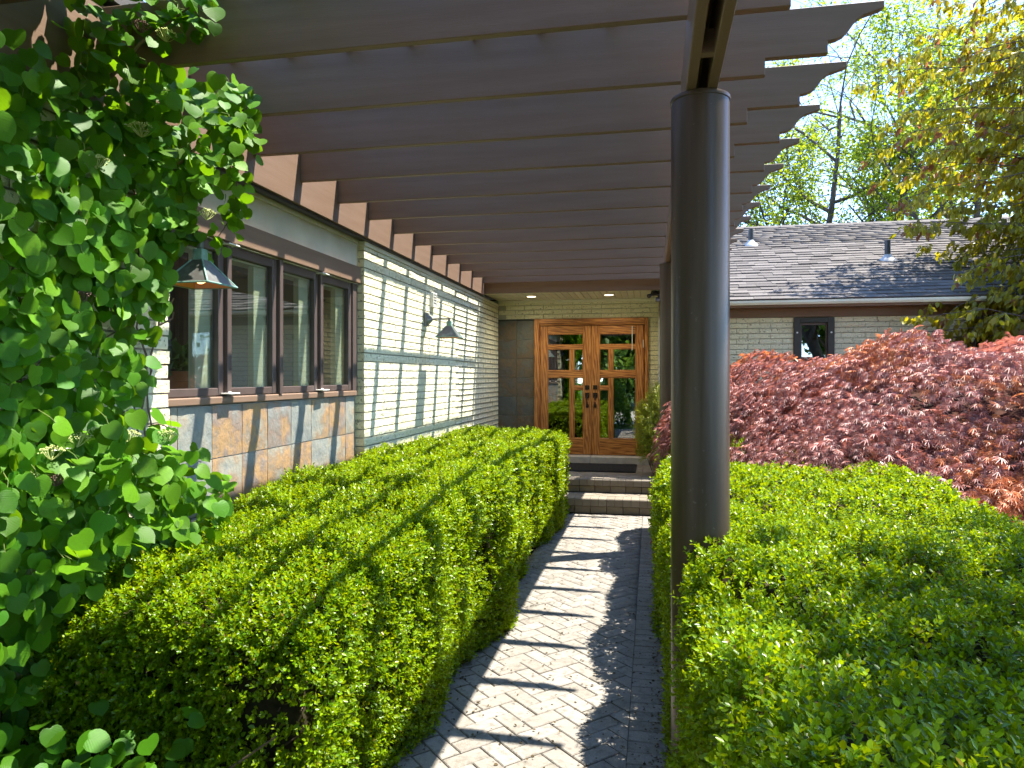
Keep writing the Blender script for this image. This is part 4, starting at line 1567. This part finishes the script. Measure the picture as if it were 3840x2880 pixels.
# inner shade of the mound put in as a dark core
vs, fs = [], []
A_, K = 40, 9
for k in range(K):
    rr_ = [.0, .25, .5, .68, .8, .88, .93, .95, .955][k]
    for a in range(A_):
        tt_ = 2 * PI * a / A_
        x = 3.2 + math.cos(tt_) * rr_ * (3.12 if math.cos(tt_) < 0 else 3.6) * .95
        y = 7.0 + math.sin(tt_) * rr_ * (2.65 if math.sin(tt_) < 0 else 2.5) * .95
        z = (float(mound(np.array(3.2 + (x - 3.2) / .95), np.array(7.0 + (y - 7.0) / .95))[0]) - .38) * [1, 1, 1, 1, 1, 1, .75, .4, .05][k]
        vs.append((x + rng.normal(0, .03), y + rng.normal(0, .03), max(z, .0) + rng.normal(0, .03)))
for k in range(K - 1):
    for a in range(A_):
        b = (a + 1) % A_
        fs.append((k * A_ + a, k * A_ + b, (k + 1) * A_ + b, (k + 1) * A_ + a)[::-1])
Geo().add(vs, fs).build('shade_core', 'mapledark', mp)
# ================================================================== yew beside the door
yw = thing('yew_shrub', (.02, 9.85, 0), 'small yellow green yew shrub between the door and the far column', 'shrub')
rng = np.random.default_rng(8)
n = 2300
u = rng.uniform(0, 2 * PI, n)
v = rng.uniform(-.75, 1.0, n)
D = np.stack([np.cos(u) * np.sqrt(1 - v * v), np.sin(u) * np.sqrt(1 - v * v), v], 1)
ctr = np.array([.10, 9.86, .98])
rad = np.array([.30, .36, .56]) * (1 + .11 * waves(81, 12, 3, 9)(D))[:, None] * rng.uniform(.62, 1.0, (n, 1))
P = ctr + D * rad
P[:, 2] = np.maximum(P[:, 2], .2)
S = unit(D + [0, 0, .55] + rng.normal(0, .35, (n, 3)))
age = np.clip(.28 + .5 * (P[:, 2] - .8) + rng.normal(0, .2, n), 0, 1)
PP, TT, NN, SS, AG = [], [], [], [], []
A = unit(np.cross(S, rvec(n, rng))); B = np.cross(S, A)
for j in range(14):
    s = j / 13
    ph = j * 2.4
    side = A * math.cos(ph) + B * math.sin(ph)
    PP.append(P + S * (.085 * s)); TT.append(side + S * .7); NN.append(S - side * .4 + rng.normal(0, .2, (n, 3)))
    SS.append(rng.uniform(.022, .034, n)); AG.append(np.clip(age + .3 * (s - .4), 0, 1))
leaf_obj('foliage', yw, np.concatenate(PP), np.concatenate(TT), np.concatenate(NN), np.concatenate(SS), (np.array([(-.09, 0, 0), (.09, 0, 0), (.05, 1, 0), (-.05, 1, 0)]), np.array([(0, 1, 2), (0, 2, 3)])), 'yew', rng, age=np.concatenate(AG))
g = Geo()
for k in range(30):
    e = P[k * 70]
    g.tube([(.12 + rng.uniform(-.05, .05), 9.86, 0), (.12 + (e[0] - .12) * .5, 9.86 + (e[1] - 9.86) * .5, e[2] * .6), tuple(e)], [.014, .009, .004], 5, False)
g.build('branches', 'twig', yw)

# ================================================================== climbing hydrangea on the near brick pier and pergola
vn = thing('climbing_hydrangea', (-2.43, 2.6, 0), 'climbing hydrangea with heart shaped leaves covering the brick pier at left', 'vine')
rng = np.random.default_rng(17)
LP, LT, LN, LS, LA = [], [], [], [], []
def put(P, T, N, S, A):
    LP.append(P); LT.append(T); LN.append(N); LS.append(S); LA.append(A)
def patch(n, yr, zr, thick, ok, size=(.050, .090), face=(.80, -.42, .34), droop=.8, age=(.35, .25)):
    y = rng.uniform(*yr, n); z = rng.uniform(*zr, n)
    m = ok(y, z)
    y, z = y[m], z[m]
    k = len(y)
    th = thick(y, z) * np.sqrt(rng.uniform(.02, 1.0, k))
    P = np.stack([np.full(k, XW) + .02 + th, y, z], 1)
    N = np.array(face) + rng.normal(0, .42, (k, 3))
    T = np.stack([rng.normal(.25, .35, k), rng.normal(-.05, .50, k), -droop + rng.normal(0, .22, k)], 1)
    put(P, T, N, rng.uniform(*size, k), np.clip(rng.normal(*age, k), 0, 1))
wv = waves(91, 10, 2, 7)
def wn2(y, z):
    return wv(np.stack([y, z, y * 0], 1))
def edge(z):
    # how far right along the wall the leaves reach
    return np.interp(z, [0, .5, .8, 1.0, 1.25, 1.5, 1.9, 2.2, 2.5, 2.85], [3.0, 3.05, 3.24, 3.26, 3.02, 2.90, 2.90, 3.02, 3.18, 3.32])
def thick(y, z):
    return np.interp(z, [0, .5, .9, 1.2, 1.5, 2.0, 2.4, 2.8], [.10, .16, .32, .36, .24, .20, .26, .30]) * (1 + .35 * wn2(y, z)).clip(.3, 1.6)
patch(4600, (.9, 3.4), (.05, 2.84), thick, lambda y, z: (y < edge(z) + .05 * wn2(y * 2, z * 2)) & (wn2(y * 1.5 + 3, z * 1.5) > -1.55))
# bulge of lighter leaves low down
patch(230, (2.15, 3.02), (.92, 1.56), lambda y, z: .42 + 0 * y, lambda y, z: y < 3.02 - .25 * (z > 1.4), age=(.65, .2), face=(.6, -.35, .7), droop=.5)
# over the ledger and onto the first joists
def clump(n, c, r, size=(.046, .085), face=(.5, -.55, .5), age=(.45, .25), fall=.65):
    D = rvec(n, rng) * np.cbrt(rng.uniform(.05, 1, (n, 1)))
    P = np.array(c) + D * np.array(r)
    P[:, 0] = np.maximum(P[:, 0], -2.37)
    N = np.array(face) + rng.normal(0, .4, (n, 3))
    T = np.stack([rng.normal(.3, .45, n), rng.normal(-.1, .5, n), -fall + rng.normal(0, .25, n)], 1)
    put(P, T, N, rng.uniform(*size, n), np.clip(rng.normal(*age, n), 0, 1))
clump(190, (-2.20, 2.62, 3.00), (.22, .24, .40), age=(.4, .25))
clump(150, (-2.12, 2.95, 2.86), (.30, .28, .28), age=(.45, .25))
clump(60, (-2.08, 3.20, 3.02), (.20, .14, .17), age=(.7, .2))
clump(26, (-2.05, 3.20, 2.92), (.15, .14, .15), age=(.75, .2))
clump(50, (-2.24, 2.96, 2.64), (.16, .20, .22), age=(.5, .2))
clump(26, (-1.88, 2.66, 3.22), (.16, .05, .10), age=(.4, .2))
clump(45, (-2.24, 2.98, 2.42), (.16, .18, .10), age=(.6, .2), face=(.4, -.4, .8))
clump(950, (-2.12, 1.45, 3.42), (.34, 1.45, .10), face=(.1, 0, 1), fall=.2)
clump(300, (-1.75, 1.9, 3.47), (.75, .80, .10), face=(.1, 0, 1), fall=.2)
# a sprig over the hedge in front of the slate
clump(36, (-2.20, 3.18, 1.12), (.15, .28, .12), face=(.3, -.3, .9), age=(.6, .2), fall=.3)
# low leaves on the ground by the hedge end
n = 80
P = np.stack([rng.uniform(-2.35, -1.45, n), rng.uniform(1.85, 2.22, n), rng.uniform(.26, .54, n)], 1)
put(P, np.stack([rng.normal(.2, .6, n), rng.normal(-.3, .5, n), rng.normal(-.35, .25, n)], 1), np.array([.15, -.35, .9]) + rng.normal(0, .3, (n, 3)), rng.uniform(.045, .075, n), rng.uniform(0, .3, n))
# trailing strand
strand = [(-2.05, 3.18, 2.95), (-2.03, 3.17, 2.76), (-2.00, 3.17, 2.62), (-2.02, 3.16, 2.50), (-2.06, 3.14, 2.42), (-2.10, 3.11, 2.34)]
sp_ = np.array(strand)
for (k, spread, sz) in ((44, .035, (.035, .060)), (16, .05, (.05, .075))):
    q = rng.uniform(0, len(sp_) - 1.001, k)
    i = q.astype(int)
    P = sp_[i] + (sp_[i + 1] - sp_[i]) * (q - i)[:, None] + rng.normal(0, spread, (k, 3))
    put(P, np.stack([rng.normal(.1, .6, k), rng.normal(0, .6, k), rng.normal(-.6, .3, k)], 1), np.array([.5, -.6, .3]) + rng.normal(0, .45, (k, 3)), rng.uniform(*sz, k), rng.uniform(.5, 1, k))
LP, LT, LN, LS, LA = map(np.concatenate, (LP, LT, LN, LS, LA))
# never inside the wall, lamp or joists too deep
LP[:, 0] = np.maximum(LP[:, 0], XW + .02)
d = np.linalg.norm(LP - [0, 0, 1.7], axis=1)
inview = ((LP[:, 0] * .193 * -1 + LP[:, 1] * .9812) > .3) & (LP[:, 2] < 3.36)
prot = LP[:, 0] - XW
score = LS / d * (1 + 1.6 * np.clip(prot, 0, .5)) * inview
depth_ = LP[:, 1] * .9812 - LP[:, 0] * .193
px = (LP[:, 0] * .9812 + LP[:, 1] * .193) / np.maximum(depth_, .1)
score = score * (px > -.74)
order = np.argsort(-score)
T_, N_ = unit(LT), LN
N_ = unit(N_ - T_ * (N_ * T_).sum(1, keepdims=True))
B_ = np.cross(T_, N_)
HV = [shape_heart(.16, .07), shape_heart(.26, .11), shape_heart(.08, .03), shape_heart(.20, -.05)]
hm = []
for q, (V, F) in enumerate(HV):
    for a in (.15, .45, .8):
        tint = np.tile([.25 + .18 * q, a, .5, 1.0], (len(V), 1))
        hm.append(np_mesh('leaf', V, F, 'vine', tint=tint))
        add_lv(hm[-1], V, 1)
for q in order[:300]:
    R = Matrix(np.stack([B_[q], T_[q], N_[q]], axis=1).tolist()).to_4x4()
    a = LA[q]
    ai = 0 if a < .33 else (1 if a < .62 else 2)
    M4 = Matrix.Translation(Vector(LP[q])) @ R @ Matrix.Diagonal((LS[q] * 1.02, LS[q], LS[q], 1))
    inst('leaf', hm[rng.integers(4) * 3 + ai], vn, M4)
o = order[300:]
leaf_obj('foliage', vn, LP[o], LT[o], LN[o], LS[o], HV[0], 'vine', rng, age=LA[o])
# stems on the brick, petioles of the big leaves
g = Geo()
for k in range(26):
    y = rng.uniform(1.4, 3.15)
    z = 0.0
    pts = []
    x = XW + .014
    while z < 2.8:
        pts.append((x + rng.uniform(0, .012), y, z))
        y += rng.normal(0, .05); z += rng.uniform(.1, .22)
        y = min(y, 3.2)
        if len(pts) > 4 and rng.random() < .06: break
    if len(pts) > 2:
        g.tube(pts, [.009 * (1 - .6 * i / len(pts)) for i in range(len(pts))], 5, False)
for k in range(30):
    y, z = rng.uniform(1.8, 3.1), rng.uniform(.3, 2.7)
    pts = [(XW + .016, y, z)]
    dy = rng.choice([-1, 1])
    for i in range(5):
        y += dy * rng.uniform(.03, .08); z += rng.uniform(-.03, .06)
        pts.append((XW + .016 + .01 * i, min(y, 3.2), z))
    g.tube(pts, .004, 4, False)
g.tube([(-2.40, 3.0, 2.5), (-2.25, 3.05, 2.72), (-2.08, 3.14, 2.92), (-2.0, 3.20, 3.02)], [.010, .009, .007, .004], 6)
g.tube([(-2.40, 2.5, 2.6), (-2.28, 2.55, 2.85), (-2.1, 2.62, 3.1), (-1.9, 2.66, 3.25)], [.011, .009, .007, .004], 6)
g.tube(strand, [.005, .004, .004, .003, .003, .002], 5)
g.build('stems', 'twig', vn)
g = Geo()
for q in order[:300:2]:
    if LP[q][1] < 2.25 and LP[q][2] < .8: continue
    p = Vector(LP[q]); t_ = Vector(T_[q])
    e = p - t_ * (LS[q] * .45) + Vector((-.05, .02, .03))
    g.tube([tuple(p), tuple(p - t_ * (LS[q] * .25) + Vector((0, 0, .012))), tuple(e)], .0016, 4, False)
g.build('petioles', 'stem', vn, kind='stuff')
# lacecap flower heads
def bloom(c, r, dry=False):
    g = Geo()
    for k in range(70):
        a = rng.uniform(0, 2 * PI); q = r * math.sqrt(rng.random())
        p = Vector(c) + Vector((q * math.cos(a) * .9, q * math.sin(a), .25 * r - q * q / r * .35 + rng.uniform(-.004, .006)))
        s = rng.uniform(.0028, .0048)
        g.add([tuple(p + Vector(w) * s) for w in ((1, 0, 0), (-1, 0, 0), (0, 1, 0), (0, -1, 0), (0, 0, 1), (0, 0, -1))],
              [(0, 2, 4), (2, 1, 4), (1, 3, 4), (3, 0, 4), (2, 0, 5), (1, 2, 5), (3, 1, 5), (0, 3, 5)])
        if k % 4 == 0:
            b = Vector(c) - Vector((0, 0, r * .8))
            g.tube([tuple(b), tuple(b.lerp(p, .5) + Vector((0, 0, -.004))), tuple(p)], .0013, 3, False)
    o = g.build('flower_head', 'drybloom' if dry else 'bloom', vn, kind='stuff')
    if dry: o['label'] = 'dried brown flower head'
    if not dry and rng.random() < .6:
        g = Geo()
        for k in range(3):
            a = rng.uniform(0, 2 * PI)
            pc = Vector(c) + Vector((math.cos(a) * r * 1.1, math.sin(a) * r * 1.1, 0))
            for w in range(4):
                b = w * PI / 2 + a
                t2 = Vector((math.cos(b), math.sin(b) * .8, .3)) * .013
                s2 = Vector((-math.sin(b), math.cos(b), 0)) * .006
                g.add([tuple(pc), tuple(pc + t2 * .5 + s2), tuple(pc + t2), tuple(pc + t2 * .5 - s2)], [(0, 1, 2, 3)])
        g.build('petals', 'petal', o, kind='stuff')
for (c, r, dry) in (((-1.98, 2.62, 3.13), .055, False), ((-2.02, 2.52, 3.12), .05, True), ((-2.08, 2.60, 2.74), .065, False), ((-2.12, 2.40, 2.55), .06, False),
                    ((-2.04, 2.98, 2.47), .055, False), ((-2.01, 2.66, 1.46), .06, False), ((-2.09, 2.54, 1.47), .06, False), ((-2.13, 2.43, 1.49), .06, False),
                    ((-2.17, 2.36, 1.47), .06, False), ((-2.19, 2.26, 1.43), .06, False), ((-2.22, 2.19, 1.34), .06, False),
                    ((-2.18, 2.40, 2.02), .06, True), ((-2.16, 2.25, 1.33), .05, True)):
    bloom(c, r * .82, dry)

# ================================================================== trees
def grow(rng, base, height, r0, lean=(0, 0), levels=4, spread=.75, first=.28, nb=(5, 9), droop=0.0, tmin=.25, up=.22, rmin=.008):
    """returns segments [(pts, rads)] and twig ends (points, directions)"""
    segs, ends = [], []
    def axis(p, d, L, r, lev):
        k = 6 if lev < 2 else 4
        pts, rads = [p.copy()], [r]
        q = p.copy(); dd = d.copy()
        for i in range(k):
            j = Vector(rng.normal(0, .13 + .05 * lev, 3))
            dd = (dd + j + Vector((0, 0, (up if lev > 0 else .25) - droop * lev)) * .35).normalized()
            q = q + dd * (L / k)
            pts.append(q.copy()); rads.append(max(r * (1 - .78 * (i + 1) / k), rmin))
        segs.append((pts, rads, lev))
        if lev >= levels:
            for i in range(1, len(pts)):
                ends.append((pts[i], (pts[i] - pts[i - 1]).normalized()))
            return
        nch = int(rng.integers(*nb)) if lev > 0 else int(rng.integers(nb[0] + 2, nb[1] + 3))
        for c in range(nch):
            t = (first if lev == 0 else tmin) + (1 - (first if lev == 0 else tmin)) * (c + rng.random()) / nch
            f = min(t * k, k - .001); i = int(f)
            bp = pts[i].lerp(pts[i + 1], f - i)
            br = rads[i] * .62
            ax = (pts[i + 1] - pts[i]).normalized()
            side = ax.cross(Vector(rng.normal(0, 1, 3)))
            if side.length < .05: continue
            side.normalize()
            nd = (ax * (1 - spread * .6) + side * spread).normalized()
            axis(bp, nd, L * rng.uniform(.40, .62) * (1.12 - .45 * t), br, lev + 1)
        if lev > 0:
            ends.append((pts[-1], dd))
    axis(Vector(base), Vector((lean[0], lean[1], 1)).normalized(), height, r0, 0)
    return segs, ends

def tree(name, label, base, height, r0, mat, leafsize, per, seed, shape=None, group=None, cat='tree', keep=1.0, hang=.2, jitter=.16, **kw):
    rng = np.random.default_rng(seed)
    t = thing(name, base, label, cat, group)
    segs, ends = grow(rng, base, height, r0, **kw)
    g, g2 = Geo(), Geo()
    for pts, rads, lev in segs:
        (g if lev == 0 else g2).tube([tuple(p) for p in pts], rads, 10 if lev == 0 else (6 if lev == 1 else (4 if lev == 2 else 3)), False)
    g.build('trunk', 'bark', t, True)
    g2.build('limbs', 'bark', t)
    E = np.array([tuple(e[0]) for e in ends]); Dd = np.array([tuple(e[1]) for e in ends])
    if keep < 1:
        m = rng.random(len(E)) < keep
        E, Dd = E[m], Dd[m]
    E = np.repeat(E, per, 0); Dd = np.repeat(Dd, per, 0)
    n = len(E)
    P = E + rng.normal(0, jitter, (n, 3)) * [1, 1, .8]
    T = Dd * .5 + rng.normal(0, .7, (n, 3)) - [0, 0, hang]
    cl = waves(seed + 3, 10, .5, 2.0)(P)
    leaf_obj('crown', t, P, T, rng.normal(0, .6, (n, 3)) + [0, 0, .7], rng.uniform(.7, 1.3, n) * leafsize, shape or shape_dia(), mat, rng,
             age=np.clip(.45 + .25 * cl + rng.normal(0, .2, n), 0, 1))
    return t, len(segs), n

stats = []
GB = 'spring trees behind the garden wing'
stats.append(tree('spring_tree', 'tall half bare spring tree behind the shingle roof, nearest the pergola', (3.4, 19.5, -.07), 9.5, .15, 'spring', .092, 8, 201, group=GB, levels=3, first=.30, nb=(6, 9), keep=.7, jitter=.13)[1:])
stats.append(tree('spring_tree', 'slim spring tree behind the roof ridge, right of the near vent pipe', (5.2, 21.0, -.07), 9.0, .13, 'spring', .092, 8, 202, group=GB, levels=3, first=.28, nb=(6, 9), keep=.7, jitter=.13)[1:])
stats.append(tree('spring_tree', 'dark stemmed spring tree behind the middle of the roof ridge', (6.6, 19.0, -.07), 8.2, .15, 'spring', .092, 8, 203, group=GB, levels=3, first=.25, nb=(6, 9), keep=.7, jitter=.13)[1:])
stats.append(tree('spring_tree', 'leafy spring tree behind the roof, partly hidden by the copper leaved tree', (9.2, 21.0, -.07), 8.5, .15, 'spring', .095, 11, 204, group=GB, levels=3, first=.22, nb=(6, 9), jitter=.22)[1:])
stats.append(tree('spring_tree', 'large spring tree whose thin bare twigs reach high above the joist ends', (8.5, 26.0, -.07), 15.5, .24, 'spring', .09, 5, 205, group=GB, levels=3, first=.32, nb=(7, 10), keep=.25, jitter=.2)[1:])
stats.append(tree('spring_tree', 'far spring tree low behind the left end of the roof', (1.6, 24.0, -.07), 9.5, .16, 'spring', .10, 10, 206, group=GB, levels=3, first=.25, nb=(6, 9), jitter=.24)[1:])
stats.append(tree('spring_tree', 'far spring tree behind the right end of the roof', (13.0, 24.0, -.07), 10.5, .18, 'spring', .10, 10, 207, group=GB, levels=3, first=.25, nb=(6, 9), jitter=.24)[1:])

# copper and yellow leaved tree at right: built spray by spray
ct = thing('copper_leaved_tree', (8.2, 9.3, 0), 'tree with yellow green and copper young leaves hanging in at the right edge', 'tree')
rng = np.random.default_rng(31)
g = Geo()
trunk = [(8.2, 9.3, -.07), (8.15, 9.3, 1.6), (8.1, 9.35, 3.0), (8.0, 9.5, 4.4), (8.0, 9.6, 6.4), (7.9, 9.6, 9.0)]
g.tube(trunk, [.17, .15, .13, .10, .07, .03], 12)
g.build('trunk', 'bark', ct, True)
TIPS = [(3.89, 11.18, 7.06, 1), (4.35, 11.27, 7.07, 1), (5.18, 11.92, 7.18, 1), (5.23, 11.28, 6.9, 1), (5.64, 11.28, 6.94, 1), (3.97, 11.73, 6.82, 1), (4.13, 11.11, 6.63, 1), (4.84, 11.97, 6.87, 1), (5.17, 11.71, 6.83, 1), (5.28, 11.16, 6.49, 1), (6.22, 12.35, 7.04, 1), (3.23, 10.92, 6.19, 1), (4.02, 11.85, 6.53, 1), (4.3, 11.28, 6.27, 1), (4.61, 11.01, 6.13, 1), (4.99, 10.92, 6.0, 1), (5.6, 11.36, 6.17, 1), (2.94, 10.92, 5.87, 1), (3.52, 11.12, 5.96, 1), (3.8, 11.0, 5.8, 1), (4.32, 11.16, 5.81, 1), (4.69, 10.94, 5.66, 1), (5.53, 11.99, 6.14, 1), (5.79, 11.46, 5.91, 1), (3.58, 10.65, 5.36, 1), (4.54, 12.04, 5.72, 1), (4.42, 10.78, 5.26, 1), (5.22, 11.94, 5.62, 1), (5.56, 11.8, 5.55, 1), (5.72, 11.26, 5.46, 1), (3.23, 11.03, 5.25, 1), (3.51, 10.59, 5.05, 1), (4.1, 11.73, 5.43, 1), (4.16, 10.83, 5.1, 1), (4.68, 11.08, 5.12, 1), (4.87, 11.07, 5.17, 1), (5.24, 10.97, 5.1, 1), (6.27, 12.44, 5.51, 1), (3.24, 11.55, 5.04, 1), (3.5, 11.21, 4.84, 1), (3.6, 10.64, 4.76, 1), (4.4, 11.93, 5.14, 1), (4.33, 10.78, 4.75, 1), (4.67, 11.08, 4.86, 1), (4.95, 11.05, 4.72, 1), (5.54, 11.72, 4.88, 1), (6.28, 12.31, 5.12, 1), (3.38, 11.54, 4.63, 1), (3.46, 10.84, 4.57, 1), (4.19, 11.93, 4.67, 1), (4.38, 11.81, 4.68, 1), (4.62, 11.49, 4.55, 1), (4.79, 11.18, 4.48, 1), (5.02, 10.97, 4.36, 1), (5.77, 11.91, 4.57, 1), (5.56, 11.15, 4.39, 1), (3.33, 10.62, 4.12, 1), (3.78, 11.38, 4.29, 1), (4.04, 10.97, 4.13, 1), (4.15, 10.72, 4.06, 1), (5.1, 11.96, 4.47, 1), (5.28, 11.65, 4.24, 1), (5.73, 11.9, 4.41, 1), (6.08, 12.11, 4.31, 1), (3.36, 10.47, 3.8, 1), (3.77, 11.02, 3.88, 1), (4.07, 10.73, 3.81, 1), (4.48, 11.2, 3.86, 1), (4.88, 11.59, 3.91, 1), (5.0, 11.16, 3.87, 1), (5.34, 11.07, 3.88, 1), (5.53, 10.97, 3.73, 1), (3.83, 11.06, 3.55, 1), (4.2, 11.1, 3.58, 1), (4.56, 11.19, 3.66, 1), (4.76, 11.2, 3.61, 1), (4.84, 10.67, 3.42, 1), (5.19, 10.72, 3.52, 1), (5.61, 11.12, 3.55, 1), (3.82, 9.83, 3.0, 1), (4.11, 10.13, 3.06, 1), (4.34, 9.96, 3.04, 1), (4.61, 10.16, 3.0, 1), (5.02, 10.38, 3.0, 1), (5.19, 10.25, 3.04, 1), (4.09, 10.24, 2.88, 1), (4.29, 10.21, 2.81, 1), (4.48, 9.92, 2.84, 1), (4.94, 10.28, 2.88, 1), (5.01, 10.03, 2.89, 1), (3.66, 10.15, 2.69, 1), (3.77, 9.89, 2.59, 1), (4.09, 9.98, 2.68, 1), (4.47, 10.18, 2.67, 1), (4.51, 9.87, 2.62, 1), (4.95, 10.37, 2.55, 1), (3.22, 9.99, 2.25, 1), (3.34, 9.78, 2.27, 1), (3.74, 9.99, 2.22, 1), (4.06, 10.0, 2.35, 1), (4.3, 10.03, 2.25, 1), (4.69, 10.26, 2.33, 1), (4.91, 10.29, 2.28, 1), (3.28, 9.63, 2.45, 1), (3.85, 10.13, 2.43, 1), (4.28, 9.91, 2.44, 1)]
g = Geo()
PP, TT, NN, SS, RD, AG = [], [], [], [], [], []
for (tx, ty, tz, dens) in TIPS:
    e = Vector((tx, ty, tz))
    zb_ = min(max(tz - .3 + rng.uniform(-1.6, 1.0), 1.8), 8.4)
    b = Vector((8.05, 9.5, zb_))
    mid = b.lerp(e, .5) + Vector((rng.normal(0, .15), rng.normal(0, .15), .35 + rng.random() * .25))
    pts = []
    for i in range(9):
        t = i / 8
        p = b * (1 - t) ** 2 + mid * 2 * t * (1 - t) + e * t * t
        pts.append(p + Vector(rng.normal(0, .07, 3)) * (1 if 0 < i < 8 else 0))
    g.tube([tuple(p) for p in pts], [.020 * (1 - .85 * i / 8) for i in range(9)], 5, False)
    # side twigs along the outer part of the spray
    for k in range(int(15 * dens)):
        t = .30 + .70 * (k + rng.random()) / (15 * dens)
        f = min(t * 8, 7.999); i = int(f)
        p = pts[i].lerp(pts[i + 1], f - i)
        ax = (pts[i + 1] - pts[i]).normalized()
        sd_ = ax.cross(Vector((0, 0, 1))).normalized() * (1 if k % 2 else -1)
        dr = (ax * .75 + sd_ * rng.uniform(.4, .9) + Vector((0, 0, rng.uniform(-.35, .15)))).normalized()
        Lk = rng.uniform(.22, .55) * (1.15 - .5 * t)
        q = p + dr * Lk - Vector((0, 0, .22 * Lk))
        g.tube([tuple(p), tuple(p + dr * Lk * .5), tuple(q)], [.006, .004, .002], 3, False)
        m = int(rng.integers(15, 25))
        s = np.linspace(.15, 1.05, m)
        A0, A1 = np.array(p), np.array(q)
        base = A0 + (A1 - A0) * s[:, None] + rng.normal(0, .035, (m, 3))
        PP.append(base)
        TT.append(np.array(dr) * .35 + rng.normal(0, .35, (m, 3)) - [0, 0, .75])
        NN.append(rng.normal(0, .5, (m, 3)) + [-.15, -.35, .6])
        SS.append(rng.uniform(.075, .125, m))
        tipn = t * s
        RD.append(np.clip(.12 + .62 * tipn * rng.random() * 1.5 + rng.normal(0, .10, m) + .10 * (tz > 4.5), 0, 1))
        AG.append(np.clip(.25 + .55 * rng.random(m) + .12 * (tz - 3.5), 0, 1))
g.build('limbs', 'bark', ct)
leaf_obj('crown', ct, np.concatenate(PP), np.concatenate(TT), np.concatenate(NN), np.concatenate(SS), shape_ovate(), 'copperleaf', rng,
         age=np.concatenate(AG), red=np.concatenate(RD))
stats.append(('copper', sum(len(p) for p in PP)))

# garden behind the camera, seen only in the door and window glass
GR = 'trees on the lawn side of the garden'
BACK = [(-3.2, -16.5, 8.5, 301, 'leafy tree at the far edge of the driveway, opposite the front doors'),
        (.6, -17.5, 9.5, 302, 'leafy tree at the far edge of the driveway, in line with the brick path'),
        (4.6, -16.5, 9.0, 303, 'leafy tree at the far edge of the driveway, in line with the right hedge'),
        (-7.6, -17.0, 9.0, 304, 'leafy tree at the far edge of the driveway, beyond the left house wing'),
        (9.0, -17.5, 9.5, 305, 'leafy tree at the far right corner of the driveway'),
        (2.6, -22.0, 13.0, 307, 'tall leafy tree in the second row beyond the driveway, behind the path line'),
        (-2.0, -23.0, 13.0, 308, 'tallest leafy tree in the second row beyond the driveway'),
        (7.5, -23.0, 12.0, 309, 'tall leafy tree in the second row beyond the driveway, to the right')]
for (x, y, h, sd, lab) in BACK:
    stats.append(tree('leafy_tree', lab, (x, y, -.07), h, .17, 'summer', .34, 10, sd, group=GR, levels=3, first=.08, nb=(6, 9), jitter=.42)[1:])
stats.append(tree('leafy_tree', 'tall leafy tree standing right of the path near the viewer', (5.2, -.9, -.07), 9.6, .2, 'summer', .17, 13, 306, group=GR, levels=3, first=.14, nb=(6, 9), jitter=.3)[1:])
for q, (x, y, r_, h_, lab) in enumerate(((-1.5, -3.4, .8, 1.5, 'round green shrub across the near end of the path, on the house side'), (.3, -3.7, .9, 1.7, 'round green shrub across the near end of the path, in its middle'),
                                     (2.1, -3.5, .85, 1.4, 'round green shrub across the near end of the path, on the hedge side'), (4.0, -3.9, .9, 1.8, 'round green shrub beside the low crowned tree by the driveway'))):
    sh_ = thing('garden_shrub', (x, y, -.07), lab, 'shrub', 'round shrubs in front of the driveway')
    n = 5200
    D = rvec(n, rng); D[:, 2] = np.abs(D[:, 2]) * 1.0
    P = np.array([x, y, 0]) + D * np.array([r_, r_, h_]) * (1 + .12 * waves(400 + q, 12, 2, 7)(D))[:, None] * rng.uniform(.8, 1.0, (n, 1))
    leaf_obj('foliage', sh_, P, D + rng.normal(0, .6, (n, 3)), D + [0, 0, .5] + rng.normal(0, .4, (n, 3)), rng.uniform(.06, .11, n), shape_oval(), 'summer', rng, age=np.clip(rng.normal(.4, .3, n), 0, 1))
    g = Geo()
    for k in range(12):
        e = P[k * 300]
        g.tube([(x, y, -.07), (x + (e[0] - x) * .4, y + (e[1] - y) * .4, e[2] * .6), tuple(e)], [.03, .015, .006], 5, False)
    g.build('branches', 'twig', sh_)
print('TREES', stats)

# small fallen bits on the path and its edges
rng = np.random.default_rng(77)
n = 2600
x = rng.uniform(PX0, PX1, n); y = 2.2 + 6.6 * rng.random(n) ** 1.1
edge_ = rng.random(n) < .5
x = np.where(edge_, PX1 - np.abs(rng.normal(0, .06, n)), x)
x = np.where(rng.random(n) < .12, PX0 + np.abs(rng.normal(0, .08, n)), x)
P = np.stack([np.clip(x, PX0, PX1 + .03), y, np.full(n, .004) + rng.uniform(0, .006, n)], 1)
o = leaf_obj('leaf_litter', None, P, rng.normal(0, 1, (n, 3)) * [1, 1, .15], rng.normal(0, .25, (n, 3)) + [0, 0, 1], rng.uniform(.008, .022, n), shape_oval(), 'litter', rng)
